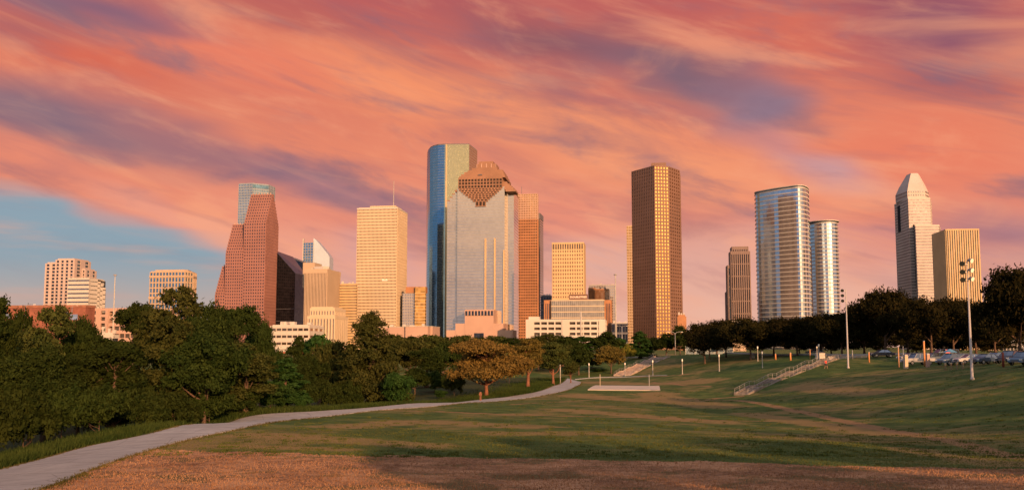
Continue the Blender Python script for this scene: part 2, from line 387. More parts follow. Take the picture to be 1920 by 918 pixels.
def ground():
    t_in = np.linspace(-.66, .66, 700); t_l = -.66 - np.geomspace(.01, 8, 50); t_r = .66 + np.geomspace(.01, 8, 50)
    T = np.concatenate([t_l[::-1], t_in, t_r])
    Y = np.concatenate([np.linspace(-300, 14, 40), np.geomspace(14.5, 420, 620), np.geomspace(430, 12000, 60)])
    TT, YY = np.meshgrid(T, Y); XX = TT * np.maximum(YY + 6, 45)
    ZZ = hgt_np(XX, YY)
    rng = np.random.default_rng(5)
    near = np.clip(1 - YY / 200, 0, 1)
    ZZ += (rng.random(XX.shape) - .5) * .035 * near
    ny, nx = XX.shape
    V = np.stack([XX, YY, ZZ], 2).reshape(-1, 3)
    i = np.arange((ny - 1) * (nx - 1)); r = i // (nx - 1); c = i % (nx - 1); a = r * nx + c
    Fq = np.stack([a, a + 1, a + nx + 1, a + nx], 1)
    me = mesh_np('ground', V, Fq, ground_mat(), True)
    x = V[:, 0]; y = V[:, 1]
    ex = np.array([p.x for p in EDGE]); ey = np.array([p.y for p in EDGE])
    wob = .5 * np.sin(x * .9) + .35 * np.sin(x * 2.3 + 1) + .12 * np.sin(x * 7.1)
    dry = np.clip(.5 + (np.interp(x, ex, ey) - y + wob * .8) / 1.0, 0, 1)
    tr = np.zeros(len(x))
    for pts, w in TR: tr = np.maximum(tr, np.clip(1.6 - seg_dist(x, y, pts) / w, 0, 1))
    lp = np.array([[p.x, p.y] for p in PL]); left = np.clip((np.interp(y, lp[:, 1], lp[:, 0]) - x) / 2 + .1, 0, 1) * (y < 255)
    sun_bands = np.zeros(len(x))
    for pts, w in SUN_STRAW: sun_bands = np.maximum(sun_bands, np.clip(1.4 - seg_dist(x, y, [GP(*q) for q in pts]) / w, 0, 1))
    for nm, arr in (('sun_straw', sun_bands), ('dry', dry), ('trail', tr), ('verge', left)):
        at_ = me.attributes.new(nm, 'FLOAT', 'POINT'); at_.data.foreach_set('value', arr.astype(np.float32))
    o = bpy.data.objects.new('ground', me); C.objects.link(o); tag(o, kind='structure')
def ground_mat():
    m = bpy.data.materials.new('lawn'); m.use_nodes = True; t = NT(m.node_tree)
    tc = t.n('ShaderNodeTexCoord').outputs['Object']
    big = t.noise(tc, .055, 5, .62, .6).outputs[0]; mid = t.noise(t.mapping(tc, sc=(1, 1, 1)), .33, 5, .62, .4).outputs[0]
    fine = t.noise(tc, 3.2, 5, .7).outputs[0]; vf = t.noise(tc, 14, 3, .7).outputs[0]
    mow = t.noise(t.mapping(tc, sc=(.05, .8, 1)), .9, 3, .5).outputs[0]
    green = t.mix(t.mapr(mid, .35, .65), (.044, .080, .020), (.096, .136, .034))
    green = t.mix(t.mapr(fine, .3, .75), t.mix(.5, green, (.026, .044, .014)), green)
    sun_straw = t.mix(fine, (.17, .115, .050), (.28, .185, .085))
    p = t.math('ADD', t.math('MULTIPLY', big, .7), t.math('ADD', t.math('MULTIPLY', mid, .35), t.math('MULTIPLY', mow, .25)))
    col = t.mix(t.mapr(p, .62, .82, 0, .75), green, sun_straw)
    brown = t.mix(t.mapr(fine, .36, .66), (.12, .062, .036), (.36, .20, .115))
    brown = t.mix(t.mapr(mid, .42, .68), brown, (.44, .25, .14))
    brown = t.mix(t.mapr(t.noise(t.mapping(tc, loc=(31, 7, 0)), .32, 5, .65).outputs[0], .52, .62, 0, .8), brown, (.075, .075, .030))
    bare = t.mapr(t.noise(t.mapping(tc, loc=(11, 3, 0), sc=(.5, 1, 1)), .55, 3, .5).outputs[0], .68, .72, 0, .8)
    brown = t.mix(bare, brown, (.36, .21, .11))
    dryA = t.n('ShaderNodeAttribute', attribute_name='dry').outputs['Fac']
    dj = t.mapr(t.math('ADD', dryA, t.math('MULTIPLY', t.math('SUBTRACT', fine, .5), .6)), .4, .6)
    col = t.mix(dj, col, brown)
    sunA = t.n('ShaderNodeAttribute', attribute_name='sun_straw').outputs['Fac']
    col = t.mix(t.mapr(t.math('ADD', sunA, t.math('MULTIPLY', t.math('SUBTRACT', mid, .5), 1.6)), .3, .95, 0, .8), col, sun_straw)  # sunlit bands mixed into the base colour as straw
    trA = t.n('ShaderNodeAttribute', attribute_name='trail').outputs['Fac']
    tj = t.mapr(t.math('ADD', trA, t.math('MULTIPLY', t.math('SUBTRACT', mid, .5), 1.2)), .35, .9, 0, .85)
    col = t.mix(tj, col, t.mix(fine, (.19, .105, .05), (.30, .18, .10)))
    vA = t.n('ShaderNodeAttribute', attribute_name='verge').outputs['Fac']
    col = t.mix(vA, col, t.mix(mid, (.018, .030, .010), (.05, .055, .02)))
    b = t.n('ShaderNodeBsdfPrincipled'); t.inp(b, 'Base Color', col); t.inp(b, 'Roughness', .9); t.inp(b, 'Specular IOR Level', .1)
    bn = t.n('ShaderNodeBump'); t.inp(bn, 'Strength', .8); t.inp(bn, 'Distance', .12)
    t.inp(bn, 'Height', t.math('ADD', t.math('MULTIPLY', fine, .6), t.math('MULTIPLY', vf, .5))); t.inp(b, 'Normal', bn.outputs[0])
    o = t.n('ShaderNodeOutputMaterial'); t.t.links.new(b.outputs[0], o.inputs[0])
    return m
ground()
M_conc = mat('concrete', (.36, .34, .33), .85, var=.10, vscale=.5, bump=.2)
M_conc_l = mat('pale_concrete', (.50, .47, .43), .8, var=.08, vscale=.6)
def strip(name, A, B, m, lift=.05, thick=.3):
    mb = MB(); n = len(A); vs = []
    for a, b in zip(A, B):
        for k in range(5):
            q = a.lerp(b, k / 4); vs.append((q.x, q.y, H(q.x, q.y) + lift))
    fs = [(i * 5 + k, i * 5 + k + 1, i * 5 + k + 6, i * 5 + k + 5) for i in range(n - 1) for k in range(4)]
    base = len(vs)
    for i in range(n):
        for k in (0, 4): v = vs[i * 5 + k]; vs.append((v[0], v[1], v[2] - thick))
    for i in range(n - 1):
        fs.append((i * 5, i * 5 + 5, base + 2 * i + 2, base + 2 * i)); fs.append((i * 5 + 4, base + 2 * i + 1, base + 2 * i + 3, i * 5 + 9))
    mb.add(vs, fs); o = mb.build(name, m); tag(o, kind='structure'); return o
def path_mat():
    m = bpy.data.materials.new('path_concrete'); m.use_nodes = True; t = NT(m.node_tree)
    tc = t.n('ShaderNodeTexCoord').outputs['Object']
    n = t.noise(tc, .8, 5, .6).outputs[0]; f = t.noise(tc, 9, 4, .7).outputs[0]
    c = t.mix(t.mapr(n, .3, .7), (.25, .245, .25), (.36, .35, .35)); c = t.mix(t.mapr(f, .35, .7, 0, .4), c, (.20, .19, .19))
    sp = t.n('ShaderNodeSeparateXYZ'); t.inp(sp, 0, tc)
    fr = t.math('FRACT', t.math('DIVIDE', t.math('ADD', sp.outputs[1], t.math('MULTIPLY', sp.outputs[0], .3)), 4.2))
    c = t.mix(t.math('MULTIPLY', t.math('LESS_THAN', fr, .035), .6), c, (.08, .075, .07))
    wn = t.n('ShaderNodeTexWhiteNoise', noise_dimensions='1D'); t.inp(wn, 'W', t.math('FLOOR', t.math('DIVIDE', t.math('ADD', sp.outputs[1], t.math('MULTIPLY', sp.outputs[0], .3)), 4.2)))
    c = t.mix(t.math('MULTIPLY', wn.outputs['Value'], .35), c, (.20, .19, .185))
    vo = t.n('ShaderNodeTexVoronoi', feature='DISTANCE_TO_EDGE', i_Scale=.35); t.inp(vo, 'Vector', t.mapping(tc, sc=(1, .6, 1)))
    c = t.mix(t.mapr(vo.outputs['Distance'], 0, .015, .5, 0), c, (.08, .075, .07))
    st = t.noise(t.mapping(tc, loc=(5, 9, 0)), .35, 4, .7).outputs[0]
    c = t.mix(t.mapr(st, .58, .72, 0, .5), c, (.17, .145, .12))
    b = t.n('ShaderNodeBsdfPrincipled'); t.inp(b, 'Base Color', c); t.inp(b, 'Roughness', .85)
    o = t.n('ShaderNodeOutputMaterial'); t.t.links.new(b.outputs[0], o.inputs[0]); return m
strip('path', PL, PR, path_mat(), .06)
# footway along the lamp row to the foot of the far stairs
_q = smooth([GP(1078,711), GP(1130,707), GP(1200,705), GP(1250,703)], 6)
strip('footpath', [p + Vector((0, 1.2, 0)) for p in _q], [p + Vector((0, -1.2, 0)) for p in _q], M_conc_l, .06)
# street along the top of the embankment
_r = [(250,120),(180,150),(120,175),(95,205),(88,240),(84,300),(78,340),(60,352),(0,380)]
_rs = smooth([Vector((x, y, 0)) for x, y in [(170,118),(110,158),(92,185),(82,215),(78,250),(76,290),(72,325),(55,352),(20,372),(-40,395)]], 6)
def offs(line, d):
    out = []
    for i, p in enumerate(line):
        t = (line[min(i + 1, len(line) - 1)] - line[max(i - 1, 0)]).normalized(); out.append(p + Vector((t.y, -t.x, 0)) * d)
    return out
M_asph = mat('asphalt', (.05, .05, .055), .85, var=.15, vscale=.4, bump=.2)
M_white = mat('white_paint', (.75, .74, .70), .5, var=.04)
strip('road', offs(_rs, -1), offs(_rs, 11), M_asph, .07)
strip('pavement', offs(_rs, -3.6), offs(_rs, -1), M_conc_l, .20)
strip('road_marking', offs(_rs, 4.9), offs(_rs, 5.05), M_white, .076, .002)
# ------------------------------------------------------------------ skyline
GR = R(8.0)
U = Vector((math.cos(GR), -math.sin(GR), 0)); V_ = Vector((math.sin(GR), math.cos(GR), 0))
def along(p0, px, py, u):
    """distance along plan direction u from p0 to the vertical plane seen at column px"""
    d = ray(px, py); k = d.x / d.y
    return (k * p0.y - p0.x) / (u.x - k * u.y)
def rect(pl, pr, yref, D, depth, u=U, v=V_):
    p0 = P(pl, yref, D); p0.z = 0; w = along(p0, pr, yref, u)
    return [p0, p0 + u * w, p0 + u * w + v * depth, p0 + v * depth]
def outset(poly, d):
    n = len(poly); out = []
    for i in range(n):
        a = Vector(poly[i - 1][:2]); b = Vector(poly[i][:2]); c = Vector(poly[(i + 1) % n][:2])
        e1 = (b - a).normalized(); e2 = (c - b).normalized(); n1 = Vector((e1.y, -e1.x)); n2 = Vector((e2.y, -e2.x))
        m = n1 + n2; k = max(m.length_squared / 2, .3); out.append(b + m / k * d * 1.0 if False else b + m * (d / (1 + n1.dot(n2)) if 1 + n1.dot(n2) > .3 else d))
    return out
ZG = 4.0
def face(pl, x0, x1, yref, off, dep):
    u = (pl[1] - pl[0]).normalized(); nn = Vector((u.y, -u.x, 0)); a = pl[0] + u * along(pl[0], x0, yref, u); c = pl[0] + u * along(pl[0], x1, yref, u)
    return [a + nn * off, c + nn * off, c + nn * (off - dep), a + nn * (off - dep)]
def floors(W, poly, z0, z1, n, sp, t=.35, skip_top=False):
    fh = (z1 - z0) / n; o = outset(poly, t)
    for k in range(n): W.prism(o, z0 + k * fh - sp * fh * .5 if k else z0, z0 + k * fh + sp * fh * .5)
    if not skip_top: W.prism(o, z1 - sp * fh * .5, z1 + .3)
def piers(W, poly, z0, z1, edges, t=.45, inn=.3):
    """edges: {edge index: (count, fraction solid)}"""
    n = len(poly)
    for i, (cnt, fr) in edges.items():
        a = Vector(poly[i][:2]); b = Vector(poly[(i + 1) % n][:2]); e = b - a; L = e.length; e.normalize(); nn = Vector((e.y, -e.x))
        if cnt == 0:
            A = a + e * .02; B = b - e * .02
            W.prism([A + nn * t, B + nn * t, B - nn * inn, A - nn * inn], z0, z1 + .2); continue
        w = L / cnt * fr
        for k in range(cnt + 1):
            c = a + e * (L * k / cnt); l = max(0.0, L * k / cnt - w / 2); r = min(L, L * k / cnt + w / 2)
            A = a + e * l; B = a + e * r
            W.prism([A + nn * t, B + nn * t, B - nn * inn, A - nn * inn], z0, z1 + .15)
class Bld:
    def __init__(s, name, label, cat='tower', group='high-rise towers of the skyline'):
        s.name, s.label, s.cat, s.group = name, label, cat, group; s.parts = {}
    def p(s, part, m):
        s.parts.setdefault(part, (MB(), m)); return s.parts[part][0]
    def done(s, base=None):
        allv = [v for mb, _ in s.parts.values() for v in mb.v]
        cx = sum(v[0] for v in allv) / len(allv); cy = sum(v[1] for v in allv) / len(allv)
        off = (cx, cy, ZG); r = thing(s.name, s.label, s.cat, off, 0, s.group)
        for k, (mb, m) in s.parts.items():
            for q in (mb.pieces() if k in ('finial', 'pier', 'solid_wall', 'vertical_fin', 'window_slot', 'coping', 'roof', 'brick_wing', 'crown_trim', 'wall', 'penthouse', 'sign') else [mb]): q.build(k if isinstance(k, str) else k[0], m, r, off=off)
        return r
_ru = random.Random(5)
M_unit = mat('rooftop_plant', (.40, .37, .34), .7, var=.1)
def roof_units(b, pl, z, n=3):
    L = (pl[1] - pl[0]).length; u = (pl[1] - pl[0]).normalized(); v = pl[3] - pl[0]
    for k in range(n):
        c = pl[0] + u * L * (k + _ru.uniform(.25, .75)) / n + v * _ru.uniform(.25, .6); w = L * _ru.uniform(.02, .05) + .5; h = _ru.uniform(1.2, 3.0)
        q = MB().prism([c - u * w - v * .08, c + u * w - v * .08, c + u * w + v * .08, c - u * w + v * .08], z - .3, z + h); b.parts[('roof_unit', k)] = (q, M_unit)
def simple(name, label, poly, D, ytop, nf, sp, edges, mw, mg, t=.4, z0=ZG, roof=True, group='high-rise towers of the skyline', cat='tower', pt=None, roofm=None):
    b = Bld(name, label, cat, group)
    z1 = P(960, ytop, D).z
    b.p('glazing', mg).prism(poly, z0, z1 - .5)
    if nf: floors(b.p('facade', mw), poly, z0, z1, nf, sp, t)
    if edges: piers(b.p('facade', mw), poly, z0, z1, edges, pt or t + .12)
    if roof: b.p('roof', roofm or mw).prism(outset(poly, -1.0), z1 - .6, z1 + 1.2)
    if roof and (cat in ('office block', 'building') or group is None): roof_units(b, poly, z1 + 1.2, 3)
    return b, z1
M_pinkcream = mat('pink_cream_panel', (.52, .42, .40), .7, vscale=.02, var=.05)
M_cream = mat('cream_stone', (.62, .50, .36), .75, vscale=.02, var=.05)
M_gold = mat('warm_buff_panel', (.60, .43, .24), .7, vscale=.03, var=.06)
M_tan = mat('tan_stone', (.50, .38, .28), .75, vscale=.02, var=.06)
M_redgran = mat('red_granite', (.31, .15, .135), .6, vscale=.03, var=.06)
M_browngran = mat('brown_granite', (.22, .125, .095), .65, vscale=.03, var=.07)
M_rose = mat('rose_granite', (.50, .33, .27), .6, vscale=.03, var=.05)
M_grey = mat('grey_stone', (.38, .36, .37), .7, vscale=.03, var=.06)
M_dkgrey = mat('dark_grey_metal', (.10, .10, .12), .5, vscale=.05, var=.1)
M_whitep = mat('white_panel', (.58, .54, .50), .6, vscale=.03, var=.04)
M_brick = mat('red_brick', (.30, .11, .075), .85, vscale=.2, var=.12)
M_orange = mat('orange_brick', (.42, .20, .10), .8, vscale=.1, var=.08)
M_roofg = mat('roof_gravel', (.25, .23, .22), .9, var=.1)
G_dark = glass('dark_glass', (.10, .105, .12), .09, .02)
G_med = glass('smoked_glass', (.24, .24, .26), .08, .02)
G_blue = glass('blue_glass', (.20, .36, .50), .06, .012)
G_sunset = glass('sunset_tint_glass', (.40, .41, .28), .10, .004, var=.05)
G_chase = glass('blue_sky_tint_glass', (.17, .30, .42), .08, .004, var=.08)
G_silver = glass('silver_glass', (.66, .57, .50), .06, .004, var=.05)
G_bright = glass('clear_reflective_glass', (.62, .66, .72), .07, .02, var=.2)
G_black = glass('black_glass', (.045, .05, .065), .07, .015)
G_brown = glass('bronze_glass', (.30, .20, .13), .10, .02)
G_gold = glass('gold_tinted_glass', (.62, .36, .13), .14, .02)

# --- far left pair, low blocks and octagonal office tower
D = 1150
b = Bld('apartment_tower', 'pinkish cream high-rise with dark vertical window strips and stepped crown, leftmost tower'); yr = 530
poly = rect(85, 103, yr, D, 24); z1 = P(960, 496, D).z
Lft = rect(84, 105, yr, D, 26); Mid = rect(103, 138, yr, D - 6, 34); Rgt = rect(138, 159, yr, D + 6, 24)
for pl, yt, strips, nf in ((Lft, 494, 2, 26), (Mid, 488, 4, 27), (Rgt, 505, 4, 24)):
    z1 = P(960, yt, D).z
    b.p('glazing', G_dark).prism(pl, ZG, z1 - .5)
    floors(b.p('facade', M_pinkcream), pl, ZG, z1, nf, .34, .25)
    piers(b.p('facade', M_pinkcream), pl, ZG, z1, {0: (strips, .52), 1: (2, .6), 3: (2, .6)}, .6)
    b.p('roof', M_pinkcream).prism(outset(pl, -1.5), z1 - .5, z1 + 2.0)
zc = P(960, 487, D).z
b.p('roof', M_pinkcream).prism(outset(rect(112, 132, yr, D, 14), 0), zc - 2, zc + 1.5)
b.done()
D = 1080
b = Bld('office_building', 'white banded office block with chamfered right side, in front of the leftmost tower', 'office block')
pl = rect(127, 166, 550, D, 30); z1 = P(960, 522, D).z
b.p('glazing', G_med).prism(pl, ZG, z1 - .5); floors(b.p('facade', M_whitep), pl, ZG, z1, 17, .66, .4); b.p('roof', M_whitep).prism(outset(pl, -.5), z1 - .5, z1 + .8)
p0, p1 = pl[1], pl[2]
ch = [p0 + V_ * .3, P(182, 550, D + 10), P(183, 550, D + 34), p0 + V_ * 34]; ch = [Vector((q.x, q.y, 0)) for q in ch]; z2 = P(960, 523, D).z
b.p('glazing', G_med).prism(ch, ZG, z2 - .8); floors(b.p('facade', M_whitep), ch, ZG, z2 - .3, 17, .8, .4)
ch2 = [Vector((q.x, q.y, 0)) for q in (P(182.4, 550, D + 11), P(197, 550, D + 22), P(197.5, 550, D + 44), P(183, 550, D + 40))]; 
for i, yt in enumerate((528, 533, 539)):
    q = [ch2[0].lerp(ch2[1], i / 3 + .01), ch2[0].lerp(ch2[1], (i + 1) / 3), ch2[3].lerp(ch2[2], (i + 1) / 3), ch2[3].lerp(ch2[2], i / 3 + .01)]
    zz = P(960, yt, D + 15).z
    b.p('glazing', G_med).prism(q, ZG, zz - .5); floors(b.p('facade', M_whitep), q, ZG, zz, 16 - i, .8, .4)
b.done()
b = Bld('brick_building', 'long low red brick building with two pale windows beyond the left trees', 'brick building', None)
D = 520
pl = rect(-70, 160, 585, D, 9); z1 = P(960, 574, D).z
b.p('wall', M_brick).prism(pl, ZG, z1); b.p('parapet', mat('brick_coping', (.34, .15, .10), .8)).prism(outset(pl, .3), z1 - 1, z1 + .4)
for x0, x1, y0, y1 in ((10, 20, 588, 597), (30, 44, 590, 598), (-20, -8, 588, 597), (118, 128, 586, 590), (132, 146, 590, 600), (-45, -30, 588, 597)):
    a = pl[0] + U * along(pl[0], x0, 590, U); c = pl[0] + U * along(pl[0], x1, 590, U); za, zb = P(960, y1, D).z, P(960, y0, D).z
    w = MB().prism([a - V_ * .15, c - V_ * .15, c + V_ * .2, a + V_ * .2], za, zb); b.parts[('window', x0)] = (w, G_bright)
r_ = thing(b.name, b.label, b.cat, (pl[0].x, pl[0].y, ZG))
for k, (mb, m) in b.parts.items(): mb.build(k if isinstance(k, str) else k[0], m, r_, off=(pl[0].x, pl[0].y, ZG))
def garage(name, label, pl, D, ytop, levels, mw, front, side, group='multi-storey car parks', off_bays=(8, 5), solid=.42):
    b = Bld(name, label, 'car park', group); z1 = P(960, ytop, D).z; z0 = ZG + 1
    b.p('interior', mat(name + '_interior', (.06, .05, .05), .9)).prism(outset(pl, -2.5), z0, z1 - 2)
    Wm = b.p('parapet', mw); fh = (z1 - z0) / levels
    for k in range(levels + 1): Wm.prism(pl, z0 + k * fh - fh * solid * .5, z0 + k * fh + fh * solid * .5)
    piers(b.p('column', mw), outset(pl, -.5), z0, z1 - .2, {0: (off_bays[0], front), 1: (off_bays[1], side), 3: (off_bays[1], side)}, .55, .8)
    return b, z1
D = 700
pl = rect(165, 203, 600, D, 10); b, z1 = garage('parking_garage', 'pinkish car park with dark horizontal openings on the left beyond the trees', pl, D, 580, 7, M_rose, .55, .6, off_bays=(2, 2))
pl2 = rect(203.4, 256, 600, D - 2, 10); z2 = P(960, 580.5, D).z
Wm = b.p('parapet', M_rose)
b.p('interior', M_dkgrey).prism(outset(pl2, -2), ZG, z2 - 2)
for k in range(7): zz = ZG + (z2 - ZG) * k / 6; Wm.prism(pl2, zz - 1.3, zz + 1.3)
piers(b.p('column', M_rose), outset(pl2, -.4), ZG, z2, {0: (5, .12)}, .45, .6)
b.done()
b, z1 = simple('low_building', 'small white two-storey building in the gap between the two left tree masses', rect(184, 212, 640, 420, 4), 420, 628, 2, .5, {0: (4, .4)}, M_whitep, G_dark, group=None, cat='building'); b.done()
# octagonal office tower with blue glass strips
D = 1120; yr = 530
pts = [P(281, yr, D + 8), P(346, yr, D), P(361, yr, D + 12), P(367.5, yr, D + 30), P(366, yr, D + 60), P(285, yr, D + 60)]
pts = [Vector((p.x, p.y, 0)) for p in pts]
b, z1 = simple('office_tower', 'beige tower with blue glass strips and low octagonal crown above the big left trees', pts, D, 509, 15, .22, {0: (11, .30), 1: (3, .36), 2: (3, .36)}, M_tan, G_blue, .3, pt=.9)
zc = P(960, 504, D).z; b.p('crown', M_tan).prism(outset(pts, -6), z1, zc)
for k in (0, 5, 10, 14): zz = ZG + (z1 - ZG) * k / 15; b.p('facade', M_tan).prism(outset(pts, 1.1), zz, zz + 2.2)
b.done()
# grey tower behind the stepped one
D = 1400; yr = 380
pts = [Vector((p.x, p.y, 0)) for p in (P(447, yr, D), P(473, yr, D - 4), P(503, yr, D + 10), P(515, yr, D + 32), P(513, yr, D + 60), P(449, yr, D + 60))]
b, z1 = simple('grey_tower', 'tall grey grid-fronted tower rising behind the red stepped tower', pts, D, 345, 62, .38, {0: (9, .42), 1: (9, .3), 2: (4, .5)}, mat('blue_grey_stone', (.20, .24, .30), .6, vscale=.03, var=.06), G_blue, .4)
zz = P(960, 352, D).z; b.p('band', G_blue).prism(outset([pts[1] + (pts[2] - pts[1]) * .05, pts[1] + (pts[2] - pts[1]) * .97, pts[2] + Vector((-5, 20, 0)), pts[1] + Vector((0, 20, 0))], .9), zz, P(960, 347, D).z)
b.done()
# --- red stepped gable tower
D = 1150
b = Bld('stepped_tower', 'red granite tower with three stepped gables and small square windows')
dep = 40.0; ns = 10
base0 = P(458, 418, D); base0.z = 0
segs = [(along(base0, 458.5, 430, U), along(base0, 498.3, 430, U), 418, 366, 0), (along(base0, 423.5, 480, U), 0.05 + along(base0, 458.5, 430, U) - .1, 474, 421, .4), (along(base0, 403, 560, U), along(base0, 423.5, 480, U) - .05, 552, 499, .8)]
for ul, ur, ye, yrg, ind in segs:
    ze = P(960, ye, D).z; zt = P(960, yrg, D + dep / 2).z
    def pl_(v0, v1): return [base0 + U * ul + V_ * (v0 + ind), base0 + U * ur + V_ * (v0 + ind), base0 + U * ur + V_ * (v1 - ind), base0 + U * ul + V_ * (v1 - ind)]
    wid = ur - ul; cols = max(2, round(wid / 3.25)); FH = 4.05
    Wm = b.p('facade', M_redgran); Gm = b.p('glazing', G_dark)
    pl = pl_(0, dep); nf = round((ze - ZG) / FH)
    Gm.prism(pl, ZG, ze - .3); floors(Wm, pl, ZG, ze, nf, .52, .5); piers(Wm, pl, ZG, ze, {0: (cols, .5), 1: (12, .5), 3: (12, .5)}, .62)
    for k in range(ns):
        v = (k + .55) * (dep / 2) / ns * .93; za = ze + (zt - ze) * k / ns; zb = ze + (zt - ze) * (k + 1) / ns; q = pl_(v, dep - v)
        Gm.prism(q, za - .5, zb - .4); o_ = outset(q, .5); Wm.prism(o_, zb - 1.5, zb + .3); Wm.prism(o_, za - .2, za + 1.0)
        piers(Wm, q, za, zb, {0: (cols, .5), 1: (max(2, 12 - k), .5), 3: (2, .5)}, .6)
    for k in range(int(wid / 4)): 
        c = base0 + U * (ul + 2 + 4 * k) + V_ * (dep / 2); b.p('finial', M_rose).prism([c + Vector((-.6, -.6, 0)), c + Vector((.6, -.6, 0)), c + Vector((.6, .6, 0)), c + Vector((-.6, .6, 0))], zt, zt + 2.6)
b.done()
# --- black glass trapezoid towers with sloped roofs
D = 1180
b = Bld('black_glass_tower', 'black glass tower with a steep slanted roof beside the red stepped tower')
fl = P(514, 560, D + 4); fr = P(552.5, 560, D - 10); br = P(572.5, 560, D + 20); bl = P(548, 560, D + 60)
q = [Vector((p.x, p.y, 0)) for p in (fl, fr, br, bl)]
zs = [P(960, 470, D + 4).z, P(960, 512, D - 10).z, P(960, 516, D + 20).z, P(960, 482, D + 60).z]
b.p('glazing', G_black).prism(q, [ZG] * 4, zs)
qo = outset(q, .35)
b.p('roof', glass('sloped_roof_glass', (.10, .13, .16), .3, .01)).prism(outset(q, .1), [z - .2 for z in zs], [z + .5 for z in zs])
for k in range(3, 9, 2): b.p('mullion_band', M_dkgrey).prism(qo, ZG + k * 8, ZG + k * 8 + .5)
b.done()
b = Bld('dark_glass_tower', 'dark glass tower with angled top just behind the black slanted one')
q = [Vector((p.x, p.y, 0)) for p in (P(549, 520, 1260), P(568, 520, 1255), P(572, 520, 1300), P(553, 520, 1300))]
zs = [P(960, 484, 1260).z, P(960, 492, 1255).z, P(960, 492, 1300).z, P(960, 484, 1300).z]
b.p('glazing', G_black).prism(q, [ZG] * 4, zs); b.p('roof', M_dkgrey).prism(outset(q, .4), [z - .4 for z in zs], [z + .8 for z in zs]); b.done()
# --- pale sail-shaped glass tower
M_sail = mat('pale_blue_cladding', (.42, .50, .60), .35, metal=.3, vscale=.02, var=.06)
D = 1420; yr = 480
b = Bld('sail_tower', 'pale blue glass tower with a curved sail-like top behind the ribbed tan building')
a0 = P(568, yr, D); a1 = P(587, yr, D - 5); 
q = [Vector((p.x, p.y, 0)) for p in (a0, a1, P(588, yr, D + 40), P(569, yr, D + 40))]; z1 = P(960, 455, D).z
b.p('glazing', G_blue).prism(q, ZG, z1); floors(b.p('facade', M_grey), q, ZG, z1, 40, .2, .3); piers(b.p('facade', M_grey), q, ZG, z1, {0: (4, .12)}, .6)
b.p('fin', M_whitep).prism([q[0] + Vector((-.4, -1, 0)), q[0] + Vector((.6, -1, 0)), q[0] + Vector((.6, 6, 0)), q[0] + Vector((-.4, 6, 0))], ZG, P(960, 447, D).z)
prof = [(587.2, 446.5), (592, 450), (597, 455.5), (602, 461), (607, 467.5), (611, 472), (614, 475.5), (618, 482)]
for (xa, ya), (xb, yb) in zip(prof[:-1], prof[1:]):
    pa = P(xa, yr, D - 3); pb = P(xb, yr, D - 3); pa.z = pb.z = 0
    za, zb = P(960, ya, D).z, P(960, yb, D).z
    b.p('sail', M_sail).prism([pa, pb, pb + Vector((0, 30, 0)), pa + Vector((0, 30, 0))], [ZG] * 4, [za, zb, zb, za])
b.done()
# --- ribbed tan building
D = 1080; yr = 560
pl = rect(571, 612, yr, D, 48)
b, z1 = simple('ribbed_building', 'tan block with dark vertical ribs on its front and a blank right side', pl, D, 506, 0, .3, {0: (15, .62), 1: (0, 1), 3: (0, 1)}, M_tan, G_dark, .5, cat='office block', pt=.8)
b.p('facade', M_tan).prism(outset(pl, .9), z1 - 4, z1 + 1); zc = P(960, 492, D + 20).z
cq = rect(568, 590, 500, D + 22, 25); b.p('penthouse', M_tan).prism(cq, z1 - 20, zc)
cq = [P(589, 500, D + 10), P(606, 500, D + 4), P(617, 500, D + 12), P(620, 500, D + 34), P(590, 500, D + 40)]; b.p('crown', M_whitep).prism([Vector((p.x, p.y, 0)) for p in cq], z1, P(960, 498, D).z)
b.done()
# --- cream stepped municipal building
D = 900; yr = 600
b = Bld('town_hall', 'small cream stone stepped building with columned upper stage in front of the ribbed block', 'town hall', None)
for (x0, x1, yt, dd, dp) in ((577, 628, 592, 0, 40), (581, 627, 577, 3, 34), (584, 624, 574.5, 6, 28)):
    pl = rect(x0, x1, yr, D + dd, dp); z1 = P(960, yt, D).z
    b.p('glazing', G_med).prism(outset(pl, -.3), ZG, z1 - 1); b.p('wall', M_cream).prism(outset(pl, .35), z1 - 3, z1); b.p('wall', M_cream).prism(outset(pl, .35), z1 - 9.5, z1 - 7) if yt == 577 else None
    piers(b.p('wall', M_cream), pl, ZG, z1 - .5, {0: (9, .66), 1: (7, .66), 3: (7, .66)}, .3)
b.done()
# --- low white civic building, bridge
D = 760
pl = rect(508, 579, 620, D, 35); b, z1 = simple('low_building', 'long low white building with strip windows below the black glass tower', pl, D, 611, 4, .62, {0: (7, .12), 1: (3, .3)}, M_whitep, G_brown, .5, group=None, cat='building'); b.p('penthouse', M_whitep).prism(rect(531, 537, 605, D + 8, 8), z1, z1 + 4); b.done()
b = Bld('road_bridge', 'low concrete road bridge with rust-red girder seen between the left trees', 'bridge', None)
pl = rect(500, 600, 655, 470, 12); b.p('parapet', M_conc_l).prism(pl, P(960, 659, 470).z, P(960, 655, 470).z); b.p('girder', mat('rusty_girder', (.40, .10, .05), .7)).prism(outset(pl, -.6), P(960, 667, 470).z, P(960, 659, 470).z - .02)
for x in (512, 548, 590):
    c = P(x, 660, 474); b.p('pier', M_conc).prism([c + Vector((-1, -2, 0)), c + Vector((1, -2, 0)), c + Vector((1, 2, 0)), c + Vector((-1, 2, 0))], -1, P(960, 666, 470).z)
b.done()
# --- blocks either side of the big cream tower
D = 1120; yr = 570
pl = rect(637, 667.5, yr, D, 4); b, z1 = simple('striped_building', 'buff office block with dark horizontal stripes left of the big cream tower', pl, D, 533, 24, .5, {0: (14, .3)}, M_gold, G_dark, .5, cat='office block'); b.done()
